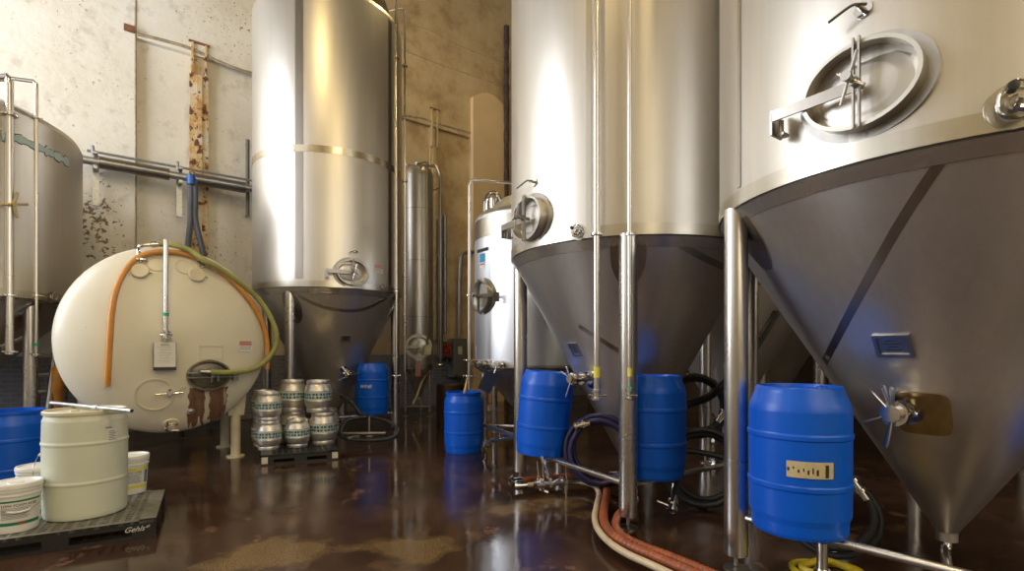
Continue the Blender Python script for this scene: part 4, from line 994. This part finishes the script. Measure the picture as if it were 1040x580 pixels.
K0 = K1+V(-.235, .29, 0); K4 = V(-3.33, 7.80, z0); K5 = V(-2.93, 8.065, z0); K2 = K2+V(-.004, 0, 0); K1 = K1+V(-.055, .015, 0); K0 = K0+V(-.03, .02, 0)
ks.location = K1; ks['label'] = 'small keg front left in the bottom row of the keg pallet'
dup(ks, K0, .5, 'keg behind the front left one in the bottom row, its left side showing')
dup(ks, K2, 1, 'small keg in the middle of the front bottom row')
kb.location = K3; kb['label'] = 'big keg at the right end of the front bottom row'
dup(kb, K4, 1.4, 'big keg in the back bottom row, only its top showing between others')
dup(kb, K5, .2, 'big keg hidden behind the right front keg, carrying the top right one')
dup(ks, K1+V(0, 0, .405+.001), .8, 'small keg stacked on the front left keg')
dup(ks, K0+V(.0, .0, .406), .1, 'keg stacked behind the small top left keg, mostly hidden')
dup(kb, K4+V(0, -.03, .476), 2.1, 'big keg at the top of the stack, left of the other big top keg')
dup(kb, V(-2.915, 7.70, z0+.476), 2.9, 'big keg at the top right of the stack')

# ------------------------------------------------------------------ hoses on the floor and coils
def hosepts(pxs, z): return [floorp(x, y, z if len(r_) == 0 else r_[0]) for x, y, *r_ in pxs]
def fhose(name, label, pxs, r, mat, corr=False, k=8, ends=None, cat='hose', group=None, worldpts=None):
    pts = smooth(worldpts or hosepts(pxs, r+.003), k)
    t = thing(name, label, cat, pts[0]*1.0, 0, group)
    m = M()
    if corr:
        # resample finely for the ribs
        fine = []; 
        for a, b in zip(pts, pts[1:]):
            n_ = max(1, int((b-a).length/.008))
            for i in range(n_): fine.append(a.lerp(b, i/n_))
        m.tube(fine, [r*(1+.06*(1 if (i//2) % 2 else -1)) for i in range(len(fine))], 12)
    else: m.tube(pts, r, 12)
    obj('hose', m, MT[mat], t)
    for e in (ends or ()):
        a, b = (pts[0], pts[2]) if e == 0 else (pts[-1], pts[-3]); d = (a-b).normalized(); c = M()
        c.cyl(a-d*.08, a+d*.05, r*1.12, 14); clampring(c, a+d*.05, d, r*.95); c.cyl(a+d*.05+V(0, 0, r), a+d*.05+V(.02, 0, r*2.1), .008, 6); obj('coupling', c, MT['chrome'], t)
    return t
fhose('cream_hose', 'thin cream hose curving across the wet floor beside the ribbed orange one', [(528, 493), (552, 491.5), (580, 489), (600, 492), (608, 500), (606, 513), (604, 525), (607, 537), (618, 550), (636, 562), (662, 574), (700, 592)], .026, 'cream_hose', ends=(0,))
fhose('orange_hose', 'ribbed rust orange hose sweeping from below the leg to the bottom edge', [(616.5, 497), (615, 508), (613, 520), (614, 532), (622, 543), (640, 554), (665, 565), (700, 580), (745, 600)], .036, 'rust_hose', True, k=10, ends=())
fhose('orange_hose', 'rust orange hose lying behind the valve pipe, end fitting by the left leg', [(523, 489), (548, 486), (575, 484), (602, 484), (620, 488), (636, 497), (646, 508)], .034, 'rust_hose', True, ends=(0,))
fhose('orange_hose', 'rust orange hose joining the ribbed hose from beside the front leg', [(644, 513), (632, 519), (626, 528), (627, 539), (640, 549), (662, 558.5), (690, 569), (730, 586)], .032, 'rust_hose', True)
def coil(name, label, c, R_, r, nrm, turns, mat, tail=None, spread=.045, jit=.03, ends=True):
    fr = frame(c, nrm); pts = []; n_ = int(turns*20)
    for i in range(n_+1):
        a = -PI/2+2*PI*i/20; k = i/20; rr = R_+jit*math.sin(k*2.3)+jit*.5*math.cos(k*5.1)
        pts.append(fr @ V(rr*math.cos(a), rr*math.sin(a), spread*(k-turns/2)))
    if tail: pts += [V(*p) for p in smooth([pts[-1]]+[V(*q) for q in tail], 6)[1:]]
    zmin = min(p.z for p in pts); 
    dz_ = r-zmin+.002 if zmin < r else 0
    pts = [p+V(0, 0, dz_) for p in pts]
    t = thing(name, label, 'hose', V(c[0], c[1], 0)); m = M(); m.tube(pts, r, 10); obj('hose', m, MT[mat], t)
    if ends:
        for a, b in ((pts[-1], pts[-3]), (pts[0], pts[2])):
            d = (a-b).normalized(); e = M(); e.cyl(a-d*.09, a+d*.06, r*1.15, 12); clampring(e, a+d*.06, d, r); clampring(e, a-d*.02, d, r*.9); obj('coupling', e, MT['chrome'], t)
    return t
coil('hose_coil', 'coiled navy hose standing on edge behind the leaning blue drum', (.925, 5.33, .475), .33, .028, (-.25, -1, .12), 5.6, 'navy')
m = M()
c2 = coil('hose_coil', 'black blue hose loops leaning upright under the middle tank, right of the shaded drum', (1.83, 4.90, .34), .33, .028, (-.25, -1, .15), 4.3, 'blackrub', tail=((1.62, 4.9, .5), (1.50, 4.67, .25), (1.42, 4.52, .10)), spread=.045)
coil('hose_coil', 'dark hose loops in the shade under the far right tank', (2.32, 3.72, .33), .27, .026, (-.5, -1, .1), 2.4, 'blackrub', spread=.05)
m = M(); m.tube(smooth([at(688, 418, 6.2), at(700, 410, 6.2), at(718, 404, 6.1), at(733, 392, 6.0), at(752, 372, 6.0), at(772, 345, 6.3), at(788, 318, 6.6)], 6), .045, 10)
solo('black_hose', m, MT['blackrub'], 'black hose sagging in the dark behind the shaded drum', 'hose')
coil('hose_coil', 'black hose coil far back in the dark right of the shaded drum', (2.35, 6.6, .8), .36, .035, (-.3, -1, .1), 4.2, 'blackrub', spread=.05)
# black hose at the banded tank
wp = [at(338, 404, 8.9), at(352, 407, 8.8), at(364, 417, 8.75), at(374, 430, 8.7), V(*floorp(388, 447, .03)), V(*floorp(396, 447, .03)), V(*floorp(402, 440, .03))+V(0, 0, 0)]
coilp = [at(346, 402, 8.95), at(352, 405, 8.9), at(360, 412, 8.85), at(367, 421, 8.8), at(380, 424.5, 8.7), at(396, 429, 8.5), at(404, 437, 8.35), at(399, 444, 8.3), at(380, 447, 8.3), at(360, 446.5, 8.3), at(350, 445, 8.35), at(346, 440, 8.5), at(349, 432, 8.6), at(356, 426, 8.7), at(372, 423.5, 8.75)]
m = M(); coilp = [V(p.x, p.y, max(p.z, .035)) for p in coilp]
m.tube(smooth(coilp, 6), .03, 10); solo('black_hose', m, MT['blackrub'], 'black hose looped on the floor between the kegs and the leg of the banded tank', 'hose')
# low pipes there
m = M(); m.cyl(floorp(345, 441, .12), floorp(392, 440, .14), .03, 12); m.cyl(floorp(352, 446, .1), floorp(364, 444, .1), .035, 10)
a = floorp(375, 446, .02); m.cyl(V(a.x, a.y, .02), V(a.x, a.y, .45), .018, 8); m.cyl(V(a.x-.05, a.y, .12), V(a.x+.06, a.y, .1), .03, 8)
solo('drain_pipe', m, MT['dull'], 'low steel drain pipe and valve on the floor beneath the banded tank', 'pipe')
# valve pipe at the middle tank
vp = thing('valve_pipe', 'low steel pipe with a butterfly valve on the floor near the left leg', 'pipe', floorp(552, 494, 0))
a = floorp(549, 492, .09); b_ = floorp(612, 484, .10); mid = a.lerp(b_, .33)
m = M(); m.cyl(a, mid, .034, 14); m.cyl(mid, b_, .024, 14); d_ = (b_-a).normalized(); clampring(m, mid, d_, .034); clampring(m, a+d_*.12, d_, .03); obj('pipe', m, MT['leg'], vp)
m = M(); clampring(m, a, d_, .04); m.cyl(a-d_*.06, a+d_*.02, .045, 14); m.cyl(a+V(0, 0, -.06), a+V(0, 0, .07), .02, 10); 
m.cyl(a+V(-.02, 0, .05), a+V(-.035, 0, .24), .008, 8); m.cyl(a+V(.03, -.01, .05), a+V(.02, -.01, .23), .008, 8); m.cyl(a+V(0, 0, -.05), a+V(.08, -.05, -.07), .016, 8); obj('butterfly_valve', m, MT['chrome'], vp)
m = M(); c = floorp(575, 489, .1); m.cyl(V(c.x, c.y, .0), V(c.x, c.y, .36), .009, 8); m.cyl(V(c.x, c.y-.01, .04), V(c.x, c.y-.01, .17), .03, 10); obj('support_rod', m, MT['chrome'], vp)
m = M(); c = floorp(560, 489, .12); m.tube(smooth([V(c.x, c.y, .12), V(c.x-.03, c.y, .22), V(c.x-.10, c.y+.05, .42)], 4), .02, 8); m.cyl(V(c.x, c.y, .15), V(c.x+.07, c.y-.02, .2), .007, 8); obj('tee_branch', m, MT['chrome'], vp)
# loose fitting on a hose near the shaded drum
m = M(); a = floorp(668, 509, .06); b_ = floorp(683, 515, .05); m.cyl(a, b_, .012, 8); m.cyl(b_+V(0, 0, -.03), b_+V(.04, .06, .2), .028, 12); clampring(m, b_+V(.015, .02, .06), (.04, .06, .2), .026); m.rev([(0, .02), (.035, .02), (.035, -.02), (0, -.02)], frame(b_, (0, -1, .2)), 14)
solo('hose_fitting', m, MT['chrome'], 'bright valve fitting on the floor right of the front leg', 'valve')
# yellow coil under the far right tank
a = V(2.12, 3.42, 0); m = M(); pts = []
for i in range(64):
    t_ = 2*PI*i/32; rr = .22+.02*math.sin(i*.7)-(.07 if i > 31 else 0); pts.append(V(a.x+rr*math.cos(t_), a.y+rr*.9*math.sin(t_), .025+(.03 if i > 31 else 0)))
m.tube(pts, .022, 8, flat=1.0); solo('yellow_hose', m, MT['yellowtub'], 'yellow hose coiled on the floor under the rail of the far right tank', 'hose')

# ------------------------------------------------------------------ on the back wall
wp_ = thing('insulated_pipe', 'grey insulated pipe run on the back wall above the cream tank', 'pipe', wallp(165, 170, .3))
A0, A1 = wallp(70, 159.5, .32), wallp(262, 193, .32)
def pl_(px): # point on the pipe axis at image column px
    d = rdir(px, 0); t_ = ((A0.x*(A1.y-A0.y)-A0.y*(A1.x-A0.x))/(d.x*(A1.y-A0.y)-d.y*(A1.x-A0.x))); f_ = ((V(d.x, d.y, 0)*t_)-V(A0.x, A0.y, 0)).length/(V(A1.x, A1.y, 0)-V(A0.x, A0.y, 0)).length
    return A0.lerp(A1, f_)
m = M(); m.cyl(A0, A1, .075, 16); obj('pipe', m, MT['galv'], wp_)
for a, b in ((101, 172), (197, 249)):
    m = M(); m.cyl(pl_(a), pl_(b), .115, 20); obj('insulation', m, MT['pipe_ins'], wp_)
m = M(); up = V(0, 0, .2); m.cyl(pl_(88)+up+ND*.06, pl_(262)+up+ND*.06, .025, 8); obj('conduit', m, MT['galv'], wp_)
for px in (97, 183):
    p = pl_(px); m = M(); m.box((0, -.30, -.05), (.10, .95, .05), frame(p+ND*.15, -ND)); m.box((0, .0, .0), (.06, .06, .4), frame(p+V(0, 0, -.12)+ND*.1, -ND)); m.cyl(p+V(0, 0, -.13), p+V(-.06, 0, .30), .03, 8); m.box((0, .13, .0), (.07, .03, .3), frame(p, -ND)); obj('bracket', m, MT['galv'], wp_)
cbn = thing('hose_bundle', 'two dark grey hoses with blue tape hanging from the wall pipe', 'hose', pl_(195))
p = pl_(195)-ND*.06
for k, (dx, e) in enumerate(((-.03, (190, 258)), (.05, (207, 262)))):
    q = wallp(e[0], e[1], .6); m = M(); m.tube(smooth([p+DD*dx+V(0, 0, .05), p+DD*dx+V(0, 0, -.5), p+DD*dx*1.2+V(0, 0, -.9), V(q.x, q.y, q.z), V(q.x, q.y, q.z)+DD*(.08 if k else -.05)+V(0, 0, -1.0), V(q.x, q.y, .06)+DD*(.1 if k else -.1)], 6), .055, 10); obj('hose', m, plain('slate hose', (.10, .11, .13), .45), cbn)
m = M(); m.cyl(p+V(0, 0, .03)+DD*-.02-ND*.02, p+V(0, 0, -.15)+DD*-.02-ND*.02, .08, 12); obj('tape', m, plain('blue tape', (.02, .12, .45), .4), cbn)
m = M(); a = wallp(251.5, 142, .08); b_ = wallp(251.5, 220, .08); m.cyl(a, V(a.x, a.y, b_.z), .04, 10); m.cyl(V(a.x, a.y, b_.z+.05), V(a.x, a.y, b_.z+.05)+ND*.2, .02, 8); m.cyl(a-V(0, 0, .05), a-V(0, 0, .05)+ND*.2, .02, 8); solo('wall_conduit', m, MT['grey_box'], 'short dark conduit on the wall at the left edge of the banded tank', 'conduit')
# electrics at the right
eb = thing('electrical_box', 'tall grey electrical cabinet on the wall behind the open blue drum', 'cabinet', wallp(467, 364, .1))
def wbox(px0, px1, py0, py1, dep, extra=0):
    a = wallp(px0, py1, dep); b = wallp(px1, py0, dep); m = M(); addslab(m, a.dot(DD), b.dot(DD), NW-dep, NW+.1, a.z, b.z); return m
obj('enclosure', wbox(461, 474, 344, 383, .25), MT['grey_box'], eb)
obj('panel_door', wbox(462, 473, 345.5, 381.5, .27), plain('grey door', (.15, .15, .145), .4), eb)
obj('window_label', wbox(465.5, 469.5, 352, 360, .285), MT['lid_pl'], eb)
a = wallp(466.5, 343, .12); b_ = wallp(467.5, 268, .12); c = wallp(476, 256, .12)
m = M(); m.tube(smooth([a, wallp(466.8, 300, .12), b_, wallp(470, 258, .12), c, wallp(482, 256, .12)], 5), .05, 8); obj('conduit', m, MT['galv'], eb)
sb = thing('switch_box', 'small control box with rows of red buttons left of the grey cabinet', 'control box', wallp(454, 355, .1))
obj('enclosure', wbox(449.5, 459, 347, 363.5, .18), MT['grey_box'], sb)
for i in range(3):
    for j in range(4):
        a = wallp(451.3+i*2.9, 350+j*3.5, .19); m = M(); m.rev([(0, .03), (.035, .025), (.04, 0)], frame(a, -ND), 10); obj('button', m, MT['red'], sb)
m = M(); m.tube(smooth([wallp(454, 364, .1), wallp(455, 372, .1), wallp(459, 377, .1), wallp(461, 377, .1)], 4), .03, 8); obj('conduit', m, MT['grey_box'], sb)
m = M(); a = wallp(447.5, 218, .2); m.tube([V(a.x, a.y, 1.3), V(a.x, a.y, a.z)], .07, 10); b_ = wallp(452, 219, .2); m.tube([V(b_.x, b_.y, 2.0), V(b_.x, b_.y, b_.z)], .05, 10)
for z in (2.2, 3.2, 4.2, a.z-.1): m.cyl(V(a.x, a.y, z), V(b_.x, b_.y, z), .03, 6); m.cyl(V(a.x, a.y, z), V(a.x, a.y, z)+ND*.2, .02, 6)
solo('wall_conduit', m, MT['galv'], 'pair of grey vertical conduits on the tan wall right of the narrow tank', 'conduit')
m = M(); dq = 12.8; m.tube(smooth([at(412, 165, dq), at(414, 168, dq), at(424, 168.5, dq), at(438, 168.5, dq), at(444.5, 171, dq), at(447, 178, dq)], 4)+[at(447, 200, dq), at(447, 260, dq), at(447, 330, dq), at(447, 371, dq)], .035, 8); m.cyl(at(425, 166, dq), at(425, 171, dq), .09, 8); m.cyl(at(444, 371, dq), at(450, 371, dq), .05, 8); m.cyl(at(447, 190, dq), at(447, 190, dq)+ND*1.4, .02, 6)
solo('looped_pipe', m, MT['dull'], 'thin pipe looping over the top of the narrow tank and down beside it', 'pipe')
m = M(); a = floorp(457, 431, 0); m.rev([(0, .02), (.27, .02), (.28, 0), (.285, .3), (.29, .31), (.285, .32), (.285, .58), (.28, .85), (.27, .85), (.265, .83), (0, .83)], Matrix.Translation(V(a.x, a.y+.1, 0)), 32); solo('rusty_drum', m, MT['drumdark'], 'dark brown steel drum in the shade behind the open blue drum', 'drum')
for k, px in enumerate((493.5, 502)):
    a = floorp(px, 417, 0); t = thing('bollard', ('left', 'right')[k]+'most of two orange posts with white feet standing behind the pale tank', 'bollard', a)
    m = M(); m.rev([(0, .62), (.05, .60), (.06, .5), (.075, .12), (.075, .1)], Matrix.Translation(a), 20); obj('post', m, MT['cone_orange'], t)
    m = M(); m.rev([(.075, .14), (.085, .14), (.10, .0), (0, 0)], Matrix.Translation(a), 20); obj('foot', m, MT['white'], t)
# steel stand behind the left tank
st = thing('step_stand', 'steel stand with rungs and a slanted leg between the left tank and cream tank', 'stand', V(-7.2, 7.9, 0))
def zf(px, dep): return at(px, YH, dep)
m = M(); a = at(57, 355, 7.9); b_ = at(43, 418, 7.6); b_.z = .02; m.cyl(a, b_, .045, 10); obj('slanted_leg', m, MT['dull'], st)
for y_ in (362, 381, 398):
    m = M(); m.cyl(at(36, y_, 8.1), at(55.5, y_-.5, 8.2), .035, 8); obj('rung', m, MT['galv'], st)
for px in (38,):
    m = M(); a = at(px, 358, 8.15); m.cyl(V(a.x, a.y, 0), a, .03, 8); obj('post', m, MT['dull'], st)
# long low pipe on the floor behind the cream tank
m = M(); m.cyl(floorp(130, 437, .12), floorp(240, 424, .12), .03, 8); solo('floor_pipe', m, MT['galv'], 'thin pale pipe lying low on the floor beneath the cream tank', 'pipe')

# ------------------------------------------------------------------ light
def area(name, loc, target, sx, sy, power, col, spread=PI):
    l_ = bpy.data.lights.new(name, 'AREA'); l_.shape = 'RECTANGLE'; l_.size = sx; l_.size_y = sy; l_.energy = power; l_.color = col; l_.spread = spread
    o = bpy.data.objects.new(name, l_); C.objects.link(o); o.location = loc
    o.rotation_euler = (Vector(target)-Vector(loc)).to_track_quat('-Z', 'Y').to_euler(); return o
wc = dn(DL-.4, (WN0+WN1)/2, (WZ0+WZ1)/2)
area('daylight_window', wc, wc+DD*5, WN1-WN0, WZ1-WZ0, 1550, (.90, .93, 1.0))
wc = dn(DL-.4, (W2N0+W2N1)/2, (WZ0+WZ1)/2)
area('daylight_window', wc, wc+DD*5, W2N1-W2N0, WZ1-WZ0, 110, (1.0, .93, .80))  # light of the added second window, lifts the left front
area('front_softbox', dn(3.5, NF+.25, 6.2), dn(3.5, 8, 5.6), 13, 6.4, 600, (1.0, .89, .68))  # added softbox behind the camera, gives the steel even reflections
def lamp(x, y, z, power, r=.22, col=(1, .74, .34)):
    m = M(); m.rev([(.05, .35), (.08, .33), (.30, .05), (.32, 0), (.30, 0), (.07, .30), (0, .30)], Matrix.Translation((x, y, z)), 32); m.cyl(V(x, y, z+.33), V(x, y, CEIL), .012, 8)
    solo('pendant_lamp', m, MT['black'], 'industrial pendant lamp hanging high above the hall', 'lamp', 'pendant lamps')
    l_ = bpy.data.lights.new('lamp_bulb', 'POINT'); l_.energy = power; l_.color = col; l_.shadow_soft_size = r
    o = bpy.data.objects.new('lamp_bulb', l_); C.objects.link(o); o.location = (x, y, z+.05)
for x, y, pw in ((-2.2, .5, 750), (3.5, -3.0, 600), (0.2, 9.8, 330)):
    lamp(x, y, 10.4, pw)
wd_ = bpy.data.worlds.new('World'); bpy.context.scene.world = wd_; wd_.use_nodes = True
wd_.node_tree.nodes['Background'].inputs[0].default_value = (.6, .7, 1, 1); wd_.node_tree.nodes['Background'].inputs[1].default_value = .3

# ------------------------------------------------------------------ camera
cam = bpy.data.cameras.new('camera'); co = bpy.data.objects.new('camera', cam); C.objects.link(co)
co.location = CAM; co.rotation_euler = (PI/2, 0, 0)
cam.sensor_fit = 'HORIZONTAL'; cam.sensor_width = 36; cam.lens = 36*F/1040; cam.shift_y = (YH-290)/1040; cam.clip_start = .05
sc = bpy.context.scene; sc.camera = co
sc.view_settings.view_transform = 'Standard'; sc.view_settings.look = 'None'; sc.view_settings.gamma = 1; sc.view_settings.exposure = 0.0
sc.view_settings.use_curve_mapping = False
